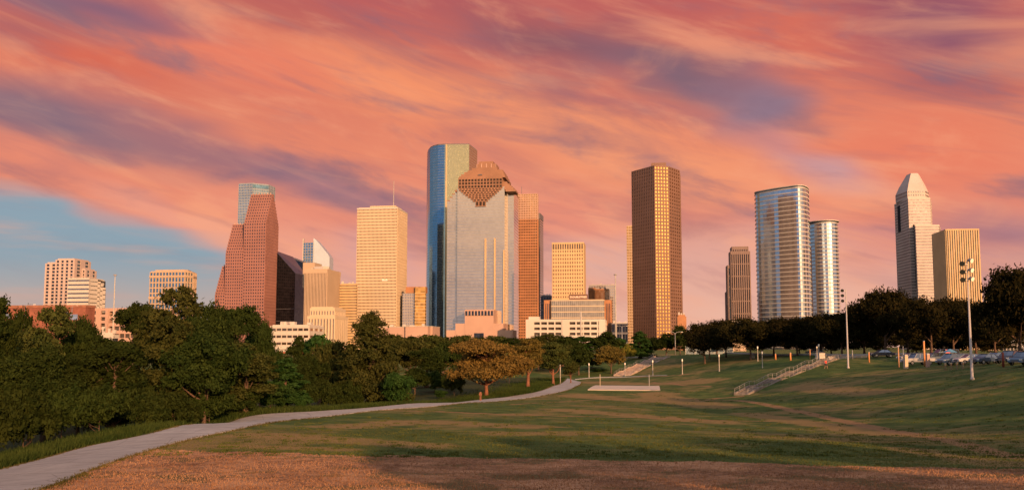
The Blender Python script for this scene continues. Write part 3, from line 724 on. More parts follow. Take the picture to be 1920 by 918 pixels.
# big cream tower
D = 1150; yr = 500
pl = rect(669, 743.5, yr, D, 50)
b, z1 = simple('cream_tower', 'broad cream tower with rows of tiny windows and a small dark-windowed penthouse', pl, D, 391, 46, .50, {0: (30, .42), 1: (16, .55), 3: (10, .5)}, M_cream, G_brown, .5)
pq = rect(694, 742, 391, D + 8, 30); zc = P(960, 384.5, D).z
b.p('penthouse', M_cream).prism(pq, zc - 1.6, zc); b.p('penthouse_glazing', G_dark).prism(outset(pq, -.6), z1, zc - 1); piers(b.p('penthouse', M_cream), pq, z1, zc - .5, {0: (11, .4)}, .1)
# small lettering panel near mid-height is too small to read: pale sign bars
sg = face(pl, 717, 727, 526, 1.1, .6); b.p('roof_trim', M_whitep).prism(outset(pl, .8), z1 - 1.2, z1 + .6)
s0 = P(960, 527, D).z
for k in range(6): 
    c = sg[0] + U * (k * 1.25); b.p('sign', M_white).prism([c, c + U * .8, c + U * .8 + V_ * .5, c + V_ * .5], s0, s0 + (2.6 if k in (0, 1, 4) else 1.6))
b.done()
D = 1140; yr = 580
pl = rect(755, 777.5, yr, D + 10, 20); pl2 = rect(777.8, 797.5, yr, D + 2, 14, Vector((math.cos(R(-1)), -math.sin(R(-1)), 0)), Vector((math.sin(R(-1)), math.cos(R(-1)), 0)))
b = Bld('golden_building', 'block with grey left part and glowing golden glass right part beside the cream tower', 'office block')
z1 = P(960, 549, D).z; z2 = P(960, 537.5, D).z
b.p('glazing', G_silver).prism(pl, ZG, z1); floors(b.p('facade', M_grey), pl, ZG, z1, 20, .35, .4); piers(b.p('facade', M_grey), pl, ZG, z1, {0: (7, .3)}, .5)
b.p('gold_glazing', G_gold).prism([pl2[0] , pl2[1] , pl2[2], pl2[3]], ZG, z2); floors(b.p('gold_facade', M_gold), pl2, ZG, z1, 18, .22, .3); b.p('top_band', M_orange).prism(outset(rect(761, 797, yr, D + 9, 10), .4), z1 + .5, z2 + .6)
b.done()
D = 800
b = Bld('low_building', 'long low pink granite building with blank walls left of the blue curved tower', 'building', None)
for x0, x1, yt, dd in ((718, 760, 613, 0), (760, 802, 612, -6), (802, 811, 612, 2)): pl = rect(x0, x1, 625, D + dd, 30); z1 = P(960, yt, D + dd).z; b.p('wall', M_rose).prism(pl, ZG, z1); b.p('coping', M_conc_l).prism(outset(pl, .25), z1, z1 + .5)
roof_units(b, rect(725, 795, 625, D + 4, 20), P(960, 612, D).z + .3, 4); b.done()
# --- blue curved tower
D = 1250; yr = 450
b = Bld('blue_tower', 'tallest tower, blue curved glass left side and gold-green flat right side', 'tower')
px_ = [(799.5, 62), (800, 44), (801.5, 28), (805, 14), (811, 4), (820, -3), (832, -6), (836, -6)]
q = [P(x, yr, D + d) for x, d in px_]; q = [Vector((p.x, p.y, 0)) for p in q]
e = P(879, yr, D - 6.5); e = Vector((e.x, e.y, 0)); q2 = [q[-1], e, e + Vector((14, 40, 0)), q[0] + Vector((12, 20, 0))]
full = q + [e, e + Vector((10, 40, 0)), q[0] + Vector((10, 26, 0))]
z1 = P(960, 273, D).z
b.p('blue_glazing', G_chase).prism(q + [q[-1] + Vector((4, 40, 0)), q[0] + Vector((10, 20, 0))], ZG, z1)  # blue tint puts the reflected clear sky into the glass colour
b.p('gold_glazing', G_sunset).prism([q[-1] + Vector((.1, -.3, 0)), e + Vector((0, -.3, 0)), e + Vector((10, 40, 0)), q[-1] + Vector((4, 40, 0))], ZG, z1)  # gold-green tint puts the reflected sunset into the glass colour
b.p('corner_fin', M_gold).prism([q[-1] + Vector((-1, -1.0, 0)), q[-1] + Vector((1, -1.0, 0)), q[-1] + Vector((1, 1, 0)), q[-1] + Vector((-1, 1, 0))], ZG, z1)
fm = b.p('mullion_band', mat('steel_band', (.20, .24, .26), .4))
for k in range(76): zz = ZG + (z1 - ZG) * (k + 1) / 76; fm.prism(outset(full, .12), zz - .28, zz)
piers(b.p('mullion', mat('steel_mullion', (.26, .30, .32), .4)), [q[-1], e, e + Vector((10, 40, 0))], ZG, z1 - .1, {0: (22, .10)}, .55)
b.p('roof', M_dkgrey).prism(outset(full, -1), z1, z1 + 1.6)
c = P(827, 272, D + 25)
b.p('roof_mast', M_dkgrey).tube([(c.x, c.y, z1), (c.x, c.y, z1 + 6)], .25, 5)
b.done()
# --- silver glass tower with stepped granite crown
D = 1080; yr = 480
b = Bld('temple_top_tower', 'wide silver glass tower topped by a stepped brown granite temple-like crown')
MG = mat('crown_granite', (.31, .165, .105), .6, vscale=.05, var=.08)
main = rect(857, 946, yr, D, 62); z1 = P(960, 352, D).z
b.p('glazing', G_silver).prism(main, ZG, z1); 
fb = b.p('mullion_band', mat('grey_band', (.34, .31, .29), .3)); 
for k in range(52): zz = ZG + (z1 - ZG) * (k + .8) / 52; fb.prism(outset(main, .15), zz - .35, zz)
Lw = rect(838, 856.8, yr, D + 7, 46); Rw = rect(946.3, 963.5, yr, D - 1 + 7, 46)
for pl, steps, nm in ((Lw, ((0, 377), (.25, 371), (.5, 365), (.75, 359)), 'l'), (Rw, ((0, 351), (.4, 356), (.7, 361)), 'r')):
    for i, (t0, yt) in enumerate(steps):
        t1 = steps[i + 1][0] if i + 1 < len(steps) else 1
        qq = [pl[0].lerp(pl[1], t0 + .003), pl[0].lerp(pl[1], t1), pl[3].lerp(pl[2], t1), pl[3].lerp(pl[2], t0 + .003)]
        zz1 = P(960, yt, D + 7).z; b.p('glazing', G_silver).prism(qq, ZG, zz1); b.p('coping', MG).prism(outset(qq, .3), zz1, zz1 + 1.2)
        for k in range(50):
            zz = ZG + (z1 - ZG) * (k + .8) / 52
            if zz < zz1 - 1: fb.prism(outset(qq, .14), zz - .32, zz)
# gold vertical fins
for x in (910, 927.5, 944.8):
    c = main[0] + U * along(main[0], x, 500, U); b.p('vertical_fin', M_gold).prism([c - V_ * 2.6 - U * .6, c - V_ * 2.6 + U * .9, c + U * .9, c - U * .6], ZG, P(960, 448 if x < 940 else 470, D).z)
# granite crown: tiers, inverted steps on the glass and corbels on the right
G_cb = glass('dark_bronze_glass', (.12, .07, .045), .12, .01)
def tier(x0, x1, yb, yt, dd, dep, part='crown', m=MG):
    pl = face(main, x0, x1, yt, 1.2 - dd, dep); b.p(part, m).prism(pl, P(960, yb, D + dd).z, P(960, yt, D + dd).z); return pl
t1 = face(main, 860, 942, 340, 1.5, 58); za, zb = P(960, 354, D).z, P(960, 334, D).z
b.p('crown_glazing', G_cb).prism(outset(t1, -.4), za, zb)
for yy, hh in ((354, 1.0), (348, 1.2), (342, 1.0), (335.5, 2.0)): zz = P(960, yy, D).z; b.p('crown', MG).prism(t1, zz - hh / 2, zz + hh / 2)
piers(b.p('crown', MG), t1, za, zb, {0: (14, .26), 1: (8, .3), 3: (8, .3)}, .25)
tier(861, 947, 335, 331, 1, 52); tier(864, 945, 331, 327.5, 3, 46); tier(869, 943, 327.5, 323.5, 5, 40); tier(875, 941, 323.5, 320.5, 7, 34)
tier(882, 930, 320.5, 316.5, 10, 28); t5 = tier(890, 927, 316.5, 309, 15, 24); tier(893, 921, 309, 304.5, 17, 18)
piers(b.p('crown_trim', M_rose), t5, P(960, 316, D + 15).z, P(960, 309, D + 15).z, {0: (4, .2)}, .4)
c0 = face(main, 897, 904, 329, .6, 1); b.p('crown_vent', M_dkgrey).prism(c0, P(960, 329.5, D).z, P(960, 327.8, D).z)
sx = [(861, 940, 354, 357.5), (865, 936, 357.5, 361), (869, 932, 361, 364.5), (873, 928, 364.5, 368), (878, 923, 368, 371.5), (883, 919, 371.5, 375), (887, 915, 375, 379), (892, 911, 379, 388)]
for i, (x0, x1, ya, yb) in enumerate(sx):
    pl = face(main, x0, x1, ya, 1.5, 1.2); zt_, zb_ = P(960, ya, D - 1.2).z, P(960, yb, D - 1.2).z
    b.p('crown_glazing', G_cb).prism(outset(pl, -.15), zb_, zt_)
    b.p('crown', MG).prism(outset(pl, .25), zb_, zb_ + .9)
    w = (pl[1] - pl[0]).length; piers(b.p('crown', MG), pl, zb_, zt_, {0: (max(3, int(w / 4)), .30)}, .3, .5)
for i, (x0, x1, ya, yb, dd) in enumerate(((938, 950, 343, 347, 4), (940, 955, 347, 350.5, 3), (942, 959, 350.5, 354, 2), (945, 963, 354, 358, 1), (948, 967, 358, 361.5, 0), (860, 864, 350, 356, 3), (853, 862, 356, 360, 3))):
    tier(x0, x1, yb, ya, dd, 26)
# granite podium at its foot
for x0, x1, yt, dd in ((837, 961, 618.5, -28), (854, 944, 606, -30), (871.5, 925.5, 580, -32)):
    pl = rect(x0, x1, yt, D + dd, 36); b.p('podium', M_rose).prism(pl, ZG, P(960, yt, D + dd).z)
pl = rect(871.5, 925.5, 583, D - 33, 1.4); z_a, z_b = P(960, 591, D - 33).z, P(960, 582.5, D - 33).z
b.p('podium_glazing', G_dark).prism(outset(pl, -.1), z_a, z_b); piers(b.p('podium', M_rose), pl, z_a, z_b, {0: (9, .3)}, .35)
pl = rect(896.5, 900, 600, D - 33.5, 2); b.p('podium_glazing', G_dark).prism(pl, ZG, z_a); pl = rect(889, 907, 628, D - 33.8, 2); b.p('podium_glazing', G_dark).prism(pl, ZG, P(960, 624, D - 33).z)
b.done()
# --- tower right of it: copper granite grid, top tinted paler for its reflection
D = 1230; yr = 470
q = rect(966, 1007.5, yr, D, 14)
b = Bld('copper_tower', 'reddish grid-windowed tower with pale upper floors right of the temple-topped tower')
z1 = P(960, 364, D).z; zm = P(960, 412, D).z
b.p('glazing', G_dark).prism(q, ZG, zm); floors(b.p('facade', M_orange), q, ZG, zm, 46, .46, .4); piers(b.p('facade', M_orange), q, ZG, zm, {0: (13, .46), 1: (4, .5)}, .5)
b.p('upper_glazing', G_gold).prism(q, zm + .1, z1); floors(b.p('upper_facade', M_rose), q, zm + .4, z1, 11, .4, .4); piers(b.p('upper_facade', M_rose), q, zm + .4, z1, {0: (13, .42), 1: (4, .5)}, .5)  # lighter tints up here stand in for the sky's reflection
cc = P(978, 364, D + 8); b.p('roof_mast', M_dkgrey).tube([(cc.x, cc.y, z1), (cc.x, cc.y, z1 + 12)], .3, 5)
b.done()
b = Bld('slate_tower', 'narrow slate grey glass tower edge directly behind the reddish grid tower')
pl = rect(1000, 1012.5, 480, D + 40, 50); z1 = P(960, 400, D + 40).z
e_ = P(1018.5, 480, D + 70); pl = [pl[0], pl[1], Vector((e_.x, e_.y, 0)), pl[0] + Vector((-2, 30, 0))]
b.p('glazing', G_silver).prism(pl, ZG, z1 - 1); floors(b.p('facade', M_dkgrey), pl, ZG, z1, 54, .35, .4); b.p('roof', M_dkgrey).prism(outset(pl, .5), z1 - 8, z1); b.done()
# --- buff hotel tower with sign, glass slab, garage and neighbours
D = 980; yr = 500
pl = rect(1036, 1094, yr, D, 34)
b, z1 = simple('hotel_tower', 'buff hotel tower with square windows, dark top strip and a DOUBLETREE sign', pl, D, 456, 0, .5, {}, M_gold, G_brown, .5, roof=False, cat='hotel')
zt = P(960, 468, D).z
floors(b.p('facade', M_gold), pl, ZG, zt, 27, .52, .5); piers(b.p('facade', M_gold), pl, ZG, zt, {0: (13, .56), 1: (0, 1), 3: (0, 1)}, .62)
piers(b.p('facade', M_gold), pl, zt, z1, {0: (13, .36), 1: (0, 1), 3: (0, 1)}, .6); b.p('roof', M_gold).prism(outset(pl, .7), z1 - 1, z1 + .8)
sp_ = rect(1067, 1102, 556, 932, 1.5); sz0, sz1 = P(960, 562, 932).z, P(960, 551.5, 932).z
b.done()
D = 920
pl = rect(1034, 1133, 580, D, 30); z1 = P(960, 563, D).z
b, _ = simple('glass_slab_building', 'wide pale glass office slab with cream floor bands below the hotel sign', pl, D, 563, 9, .16, {0: (26, .06)}, M_cream, glass('pale_amber_glass', (.62, .50, .36), .14, .012, var=.12), .4, cat='office block', roof=False)
for x0, x1, dd in ((1020, 1034, 4), (1133.3, 1146.5, 2)):
    q = rect(x0, x1, 580, D + dd, 30); b.p('brick_wing', M_orange).prism(q, ZG, z1 + .6)
    for k in range(3): c = face(q, x0 + 3 + k * 3.2, x0 + 4.2 + k * 3.2, 580, .25, .4); b.p('wing_window', G_dark).prism(c, ZG + 4, z1 - 3)
b.p('roof', M_tan).prism(outset(pl, -.8), z1, z1 + .9); b.done()
# hotel sign box stands on the slab's roof
sg = Bld('hotel_sign', 'dark brown sign box lettered DOUBLETREE on the roof edge of the glass slab', 'sign', None)
sg.p('panel', mat('sign_brown', (.10, .045, .03), .6)).prism(sp_, sz0, sz1); rr = sg.done()
fc = bpy.data.curves.new('lettering', 'FONT'); fc.body = 'DOUBLETREE'; fc.align_x = 'CENTER'; fc.align_y = 'CENTER'; fc.extrude = .08; fc.space_character = 1.05
fo = bpy.data.objects.new('lettering', fc); C.objects.link(fo); bpy.context.view_layer.update()
wsp = (sp_[1] - sp_[0]).length; fc.size = wsp * .88 / max(fo.dimensions.x, .1); fo.data.materials.append(mat('sign_letters', (.85, .72, .60), .5, var=.02)); fo.data.offset = .04
bpy.context.view_layer.update(); dg = bpy.context.evaluated_depsgraph_get(); me = bpy.data.meshes.new_from_object(fo.evaluated_get(dg)); bpy.data.objects.remove(fo)
fo = bpy.data.objects.new('lettering', me); C.objects.link(fo); fo.parent = rr
mid = (sp_[0] + sp_[1]) / 2 - V_ * .12; fo.location = (mid.x - rr.location.x, mid.y - rr.location.y, (sz0 + sz1) / 2 - rr.location.z); fo.rotation_euler = (R(90), 0, -GR)
# white garage
D = 800
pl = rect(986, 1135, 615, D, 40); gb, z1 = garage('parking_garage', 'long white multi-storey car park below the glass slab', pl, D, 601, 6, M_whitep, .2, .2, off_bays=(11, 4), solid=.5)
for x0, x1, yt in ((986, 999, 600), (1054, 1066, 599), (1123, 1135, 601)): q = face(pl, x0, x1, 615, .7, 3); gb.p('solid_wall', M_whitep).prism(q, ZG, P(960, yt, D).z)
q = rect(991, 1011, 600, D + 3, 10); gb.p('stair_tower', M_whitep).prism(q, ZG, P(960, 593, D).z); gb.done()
D = 1350
b, z1 = simple('grey_slab', 'flat grey office slab behind the brown block, right of the hotel', rect(1104, 1153, 560, D, 30), D, 535, 24, .3, {0: (16, .3)}, M_grey, G_silver, .3, cat='office block'); b.done()
D = 1240
b, z1 = simple('brown_block', 'reddish brown office block with louvred right end beside the hotel', rect(1103, 1143, 560, D, 30), D, 543, 0, .5, {0: (24, .3)}, M_orange, G_brown, .4, cat='office block'); q = rect(1103, 1116, 540, D + 4, 14); b.p('penthouse', M_orange).prism(q, z1, P(960, 539, D).z); b.done()
b, z1 = simple('low_building', 'small dark glass building with pale roof left of the slim golden tower', rect(1147, 1177, 612, 900, 24), 900, 606, 3, .2, {0: (6, .1)}, M_dkgrey, G_black, .3, group=None, cat='building', roofm=M_whitep); b.done()
b, z1 = simple('blue_block', 'dark blue block edge between the reddish tower and the car park', rect(1014, 1034, 570, 1060, 20), 1060, 555, 8, .2, {0: (4, .1)}, M_dkgrey, G_black, .3, cat='office block'); b.done()
# slim gold-windowed tower and the brown bay-fronted tower
D = 1180
b, z1 = simple('slim_tower', 'slim pale tower edge with golden windows against the left side of the brown tower', rect(1176, 1200, 520, D, 20), D, 424, 44, .38, {0: (6, .34)}, M_tan, G_gold, .3); b.done()
D = 980; yr = 450
pa, pb, pc, pd = P(1186, yr, D + 34), P(1228.5, yr, D), P(1255.5, yr, D + 4.5), P(1275.5, yr, D + 26)
q = [Vector((p.x, p.y, 0)) for p in (pa, pb, pc, pd, P(1277, yr, D + 60), P(1188, yr, D + 66))]
z1 = P(960, 311, D).z
# mid facet must look straight into the sunset, right facet a little away from it
b = Bld('brown_tower', 'tall dark brown tower with square windows and a brightly glowing narrow middle facet')
b.p('glazing', G_dark).prism([q[0], q[1], q[1] + Vector((0, 20, 0)), q[0] + Vector((4, 30, 0))], ZG, z1 - 1)
b.p('gold_glazing', G_gold).prism([q[1], q[2], q[2] + Vector((0, 20, 0)), q[1] + Vector((0.1, 20, 0))], ZG, z1 - 1)  # glass tinted dark, gold and bronze by facet, as the sunset falls
b.p('right_glazing', G_brown).prism([q[2] + Vector((.05, 0, 0)), q[3], q[4], q[2] + Vector((0.1, 40, 0))], ZG, z1 - 1)
b.p('core', M_browngran).prism([q[0] + Vector((3, 22, 0)), q[1] + Vector((0, 15, 0)), q[2] + Vector((-1, 15, 0)), q[3] + Vector((-3, 14, 0)), q[4], q[5]], ZG, z1 - 1)
Wm = b.p('facade', M_browngran); fm_ = floors(Wm, q, ZG, z1, 53, .46, .5); piers(Wm, q, ZG, z1, {0: (13, .45), 1: (5, .36), 2: (5, .40), 3: (10, .45)}, .62)
b.p('roof', M_browngran).prism(outset(q, -3), z1, z1 + 1.5)
b.p('penthouse', M_browngran).prism(rect(1221, 1249, 306, D + 14, 20), z1, P(960, 305.5, D + 14).z); b.done()
b, z1 = simple('orange_building', 'small orange brick block at the right foot of the brown tower', rect(1270, 1287, 600, 900, 20), 900, 592, 0, 0, {}, M_orange, M_orange, group=None, cat='building'); b.done()
# --- stepped dark tower
D = 1250; yr = 520
b = Bld('stepped_brown_tower', 'slim brown-grey tower with stepped shoulders and vertical window lines')
M_bg = mat('brown_grey_stone', (.27, .20, .19), .7, vscale=.03, var=.06)
for x0, x1, yt, dd, cols in ((1362.5, 1372, 546, 8, 2), (1365, 1390, 497, 3, 5), (1371, 1406.5, 471.5, 0, 9), (1374, 1403.5, 462, 5, 7)):
    pl = rect(x0, x1, yr, D + dd, 22); z1 = P(960, yt, D).z; b.p('glazing', G_dark).prism(pl, ZG, z1 - 1); floors(b.p('facade', M_bg), pl, ZG, z1, 8, .08, .3); piers(b.p('facade', M_bg), pl, ZG, z1, {0: (cols, .5), 3: (5, .5), 1: (5, .5)}, .9); b.p('roof', M_bg).prism(outset(pl, .5), z1 - 4, z1 + .5)
b.done()
b = Bld('low_building', 'low tan hall with a shallow curved roof left of the round glass tower', 'building', None)
pl = rect(1330, 1398, 607, 700, 30); z1 = P(960, 608, 700).z; b.p('wall', M_tan).prism(pl, ZG, z1)
n = 10
for k in range(n):
    a = pl[0].lerp(pl[1], k / n); c = pl[0].lerp(pl[1], (k + 1) / n); ha = 3.2 * math.sin(math.pi * k / n * .5 + .0); hc = 3.2 * math.sin(math.pi * (k + 1) / n * .5)
    b.p('roof', M_whitep).prism([a - V_, c - V_, c + V_ * 31, a + V_ * 31], [z1] * 4, [z1 + .3 + ha, z1 + .3 + hc, z1 + .3 + hc, z1 + .3 + ha])
b.done()
# --- round glass towers
G_round = glass('sky_blue_glass', (.42, .48, .56), .09, .006, var=.10)
def round_tower(name, label, D, pts, ytop, nf, sp, mg, rim=0.0, cut=None):
    b = Bld(name, label); q = [Vector((p.x, p.y, 0)) for p in pts]
    z1s = [P(960, ytop, D).z] * len(q)
    z1 = P(960, ytop, D).z; b.p('glazing', mg).prism(q, ZG, z1 - 3); fh = (z1 - 4 - ZG) / nf; o_ = outset(q, .6)
    bm_ = b.p('floor_band', M_whitep)
    for k in range(nf + 1): zz = ZG + k * fh; bm_.prism(o_, zz, zz + fh * sp)
    b.p('mechanical_level', M_bl).prism(outset(q, -1.5), z1 - 3, z1 - .8); b.p('roof_rim', M_whitep).prism(outset(q, rim + .6), z1 - .8, z1)
    return b, q, z1
M_bl = mat('blue_grey_panel', (.20, .26, .33), .4, var=.08)
def catm(pts, n=4): return [p for p in smooth(pts, n)]
D = 1050; yr = 500
ctl = [P(1420, yr, 1108), P(1418.5, yr, 1098), P(1423, yr, 1089), P(1440, yr, 1076), P(1462, yr, 1062), P(1486, yr, 1050), P(1500, yr, 1044), P(1510, yr, 1046), P(1517, yr, 1056), P(1520, yr, 1074), P(1516, yr, 1096), P(1500, yr, 1110), P(1460, yr, 1122), P(1428, yr, 1118)]
ctl = [Vector((p.x, p.y, 0)) for p in ctl]; cl = smooth(ctl + [ctl[0]], 3)[:-1]
b, q, z1 = round_tower('round_glass_tower', 'tall lens-shaped glass tower with white floor bands and a bright rounded right end', 1050, cl, 348, 37, .20, G_round); b.done()
cx, cy = P(1545.5, yr, 1150).x, 1150
cl = [Vector((cx + 17.5 * math.cos(a), cy + 22 * math.sin(a), 0)) for a in [2 * math.pi * k / 36 for k in range(36)]]
b, q, z1 = round_tower('oval_glass_tower', 'shorter oval glass tower with projecting roof rim, right of the lens-shaped one', 1130, cl, 412.5, 34, .20, G_round, rim=1.4); b.done()
# --- tower with chamfered crown
D = 1150; yr = 450
M_wf = mat('pale_rose_panel', (.58, .50, .47), .7, vscale=.03, var=.05)
b = Bld('crowned_tower', 'slender banded tower with faceted tapering crown and dark slots in its left face')
def pp(x, d, y=450): p = P(x, y, d); return Vector((p.x, p.y, 0))
q = [pp(1706, D), pp(1746.5, D - 2), pp(1749, D + 50), pp(1681, D + 52)]; q[3] = pp(1680, D + 52)
z1 = P(960, 372, D).z
M_slot = mat('dark_recess', (.02, .022, .03), .9, spec=.1)
G_rb = glass('grey_rose_glass', (.12, .11, .13), .12, .02)
for pl, zt_, nf, ef in ((q, z1, 52, {0: (20, .34), 1: (6, .3), 3: (16, .3)}), ([pp(1718, D - 14), pp(1761.5, D - 17), pp(1764, D + 25), pp(1712, D + 20)], P(960, 422.5, D - 14).z, 42, {0: (22, .34), 3: (6, .3)})):
    b.p('glazing', G_rb).prism(pl, ZG, zt_ - 1); floors(b.p('facade', M_wf), pl, ZG, zt_, nf, .50, .4); piers(b.p('facade', M_wf), pl, ZG, zt_, ef, .35); b.p('roof', M_wf).prism(outset(pl, .5), zt_ - 1.6, zt_ + .6)
# crown: collar with two dark slot rows, then a frustum
za, zb, zc = z1 + .6, P(960, 357, D).z, P(960, 326.5, D + 25).z
oc = [pp(1706, D + .3), pp(1738, D - 1), pp(1745.5, D + 14), pp(1745.5, D + 48), pp(1684, D + 50), pp(1683, D + 34)]
oc = [pp(1705, D + 4), pp(1738, D + 2), pp(1744.5, D + 16), pp(1745, D + 46), pp(1690, D + 52), pp(1682, D + 40)]
b.p('crown', M_wf).prism(oc, za, zb); cxx = sum(p.x for p in oc) / 6; cyy = sum(p.y for p in oc) / 6
top = [Vector((cxx + (p.x - cxx) * .36, cyy + (p.y - cyy) * .36, 0)) for p in oc]
mid_ = [Vector((cxx + (p.x - cxx) * .80, cyy + (p.y - cyy) * .80, 0)) for p in oc]; zm = P(960, 343, D).z
b.p('crown', M_wf).prism(oc, zb, zm, mid_); b.p('crown', M_wf).prism(mid_, zm, zc, top)
for zz in (z1 + 4, z1 + 8.5):
    for i in (5, 0, 1):
        a, c = oc[i], oc[(i + 1) % 6]; e = (c - a).normalized(); nn = Vector((e.y, -e.x, 0)); L = (c - a).length; k = 1.2
        while k < L - 1.6: b.p('crown_window', G_dark).prism([a + e * k + nn * .25, a + e * (k + 1.3) + nn * .25, a + e * (k + 1.3), a + e * k], zz, zz + 2.0); k += 3.0
for pl, fr, w, ya, yb in ((q, .24, .17, 378, 428), ([pp(1718, D - 14), 0, 0, pp(1712, D + 20)], .30, .36, 421, 537)):
    a, c = pl[3], pl[0]; e = (c - a); L = e.length; e.normalize(); nn = Vector((e.y, -e.x, 0)); s = L * fr
    b.p('window_slot', M_slot).prism([a + e * s + nn * 1.0, a + e * (s + L * w) + nn * 1.0, a + e * (s + L * w), a + e * s], P(960, yb, D).z, P(960, ya, D).z)
b.done()
D = 1000; yr = 500
q = rect(1776.5, 1837, yr, D, 46); 
b, z1 = simple('pinstripe_tower', 'boxy tower with bright cream vertical stripes, rightmost of the tall towers', q, D, 431, 0, .3, {0: (14, .54), 3: (0, 1), 1: (12, .6)}, M_gold, G_dark, .5, pt=1.1)
b.p('roof', M_gold).prism(outset(q, .9), z1 - .8, z1 + .8); c_ = P(1806, 431, D + 15); b.p('roof', M_gold).lathe([(3, 0), (3, 1.6), (.5, 2.2)], 12, (c_.x, c_.y, z1)); b.done()
b, z1 = simple('low_building', 'small stepped cream building beyond the right-hand trees', rect(1848, 1870, 565, 800, 15), 800, 567, 3, .5, {0: (5, .4)}, M_cream, G_dark, group=None, cat='building'); q = rect(1854, 1866, 562, 803, 8); b.p('penthouse', M_cream).prism(q, z1, z1 + 4); b.done()
b, z1 = simple('low_building', 'grey flat-roofed building half hidden by the rightmost tree', rect(1876, 1935, 560, 850, 20), 850, 546, 8, .4, {0: (9, .3)}, M_grey, G_dark, group=None, cat='building'); b.done()
# radio masts on the horizon
for px, ya, yb, dd, lab in ((211, 517, 640, 480, 'tall thin pale floodlight mast above the pinkish car park'), (1155, 516, 640, 520, 'very tall thin mast with small head right of the hotel'), (738, 340, 386, 1165, 'thin pale antenna mast on top of the cream tower')):
    p = P(px, yb, dd); z1 = P(960, ya, dd).z; z0 = H(p.x, p.y) if yb > 600 else P(960, 384.5, 1150).z
    r_ = thing('mast', lab, 'mast', (p.x, p.y, z0))
    k = dd / 480
    MB().tube([(0, 0, 0), (0, 0, z1 - z0)], [.42 * k, .22 * k] if yb > 600 else [.4, .25], 8).build('pole', M_conc_l, r_)
    MB().lathe([(.1, 0), (.9 * k, .2), (.9 * k, .7), (.2, .9)] if yb > 600 else [(.1, 0), (.5, .3), (.1, .6)], 10, (0, 0, z1 - z0)).build('head', M_grey, r_)
# ------------------------------------------------------------------ trees
M_bark = mat('bark', (.085, .052, .036), .9, vscale=2.0, var=.15, bump=.5, bscale=8)
M_bark_red = mat('reddish_bark', (.17, .072, .042), .9, vscale=2.0, var=.15, bump=.5, bscale=8)
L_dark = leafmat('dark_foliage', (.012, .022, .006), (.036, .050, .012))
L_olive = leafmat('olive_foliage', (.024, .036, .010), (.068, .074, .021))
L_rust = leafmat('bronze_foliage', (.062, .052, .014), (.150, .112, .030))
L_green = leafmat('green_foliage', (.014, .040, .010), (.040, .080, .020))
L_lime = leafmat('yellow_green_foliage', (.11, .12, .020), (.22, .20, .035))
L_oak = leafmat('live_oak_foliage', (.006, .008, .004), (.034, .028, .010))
def lobes_for(kind, rng, Hh, Wd):
    Rr = Wd / 2; L = []
    if kind == 'oak':
        for i in range(13):
            a = i * 2.4 + rng.random(); rr = Rr * rng.uniform(.25, .66); z = Hh * rng.uniform(.42, .78)
            s = Rr * rng.uniform(.32, .50); L.append((rr * math.cos(a), rr * math.sin(a), z, s, s, s * .72))
        L.append((0, 0, Hh * .84, Rr * .42, Rr * .42, Hh * .15)); L.append((Rr * .25, 0, Hh * .9, Rr * .26, Rr * .26, Hh * .09))
    elif kind == 'tall':
        for i in range(20):
            a = i * 2.4 + rng.random(); h = rng.uniform(.18, .93); rr = Rr * .62 * math.sin(math.pi * min(1, h * .82 + .12)) * rng.uniform(.5, 1.1)
            s = Rr * rng.uniform(.30, .48) * (1.15 - .45 * h); L.append((rr * math.cos(a), rr * math.sin(a), Hh * h, s, s, s * .85))
    elif kind == 'cone':
        for i in range(30):
            a = i * 2.4 + rng.random() * .6; h = .10 + .86 * (i / 29); rr = Rr * .72 * (1 - h) ** .75 * rng.uniform(.7, 1.15)
            s = Rr * (.36 * (1 - h) ** .6 + .10) * rng.uniform(.8, 1.15); L.append((rr * math.cos(a), rr * math.sin(a), Hh * h, s, s, s * .65))
    elif kind == 'layer':
        for i in range(24):
            a = i * 2.4 + rng.random(); h = rng.uniform(.36, .93); prof = math.sin(math.pi * min(1, (h - .15) * 1.02)) ** .6 * (1.12 - .45 * h)
            rr = Rr * .78 * prof * rng.uniform(.45, 1.08); s = Rr * rng.uniform(.20, .32); L.append((rr * math.cos(a), rr * math.sin(a), Hh * h, s * 1.15, s * 1.15, s * .52))
    elif kind == 'bush':
        for i in range(9):
            a = i * 2.4 + rng.random(); rr = Rr * rng.uniform(.1, .62); s = Rr * rng.uniform(.32, .5)
            L.append((rr * math.cos(a), rr * math.sin(a), Hh * rng.uniform(.25, .62), s, s, Hh * .30))
    return L
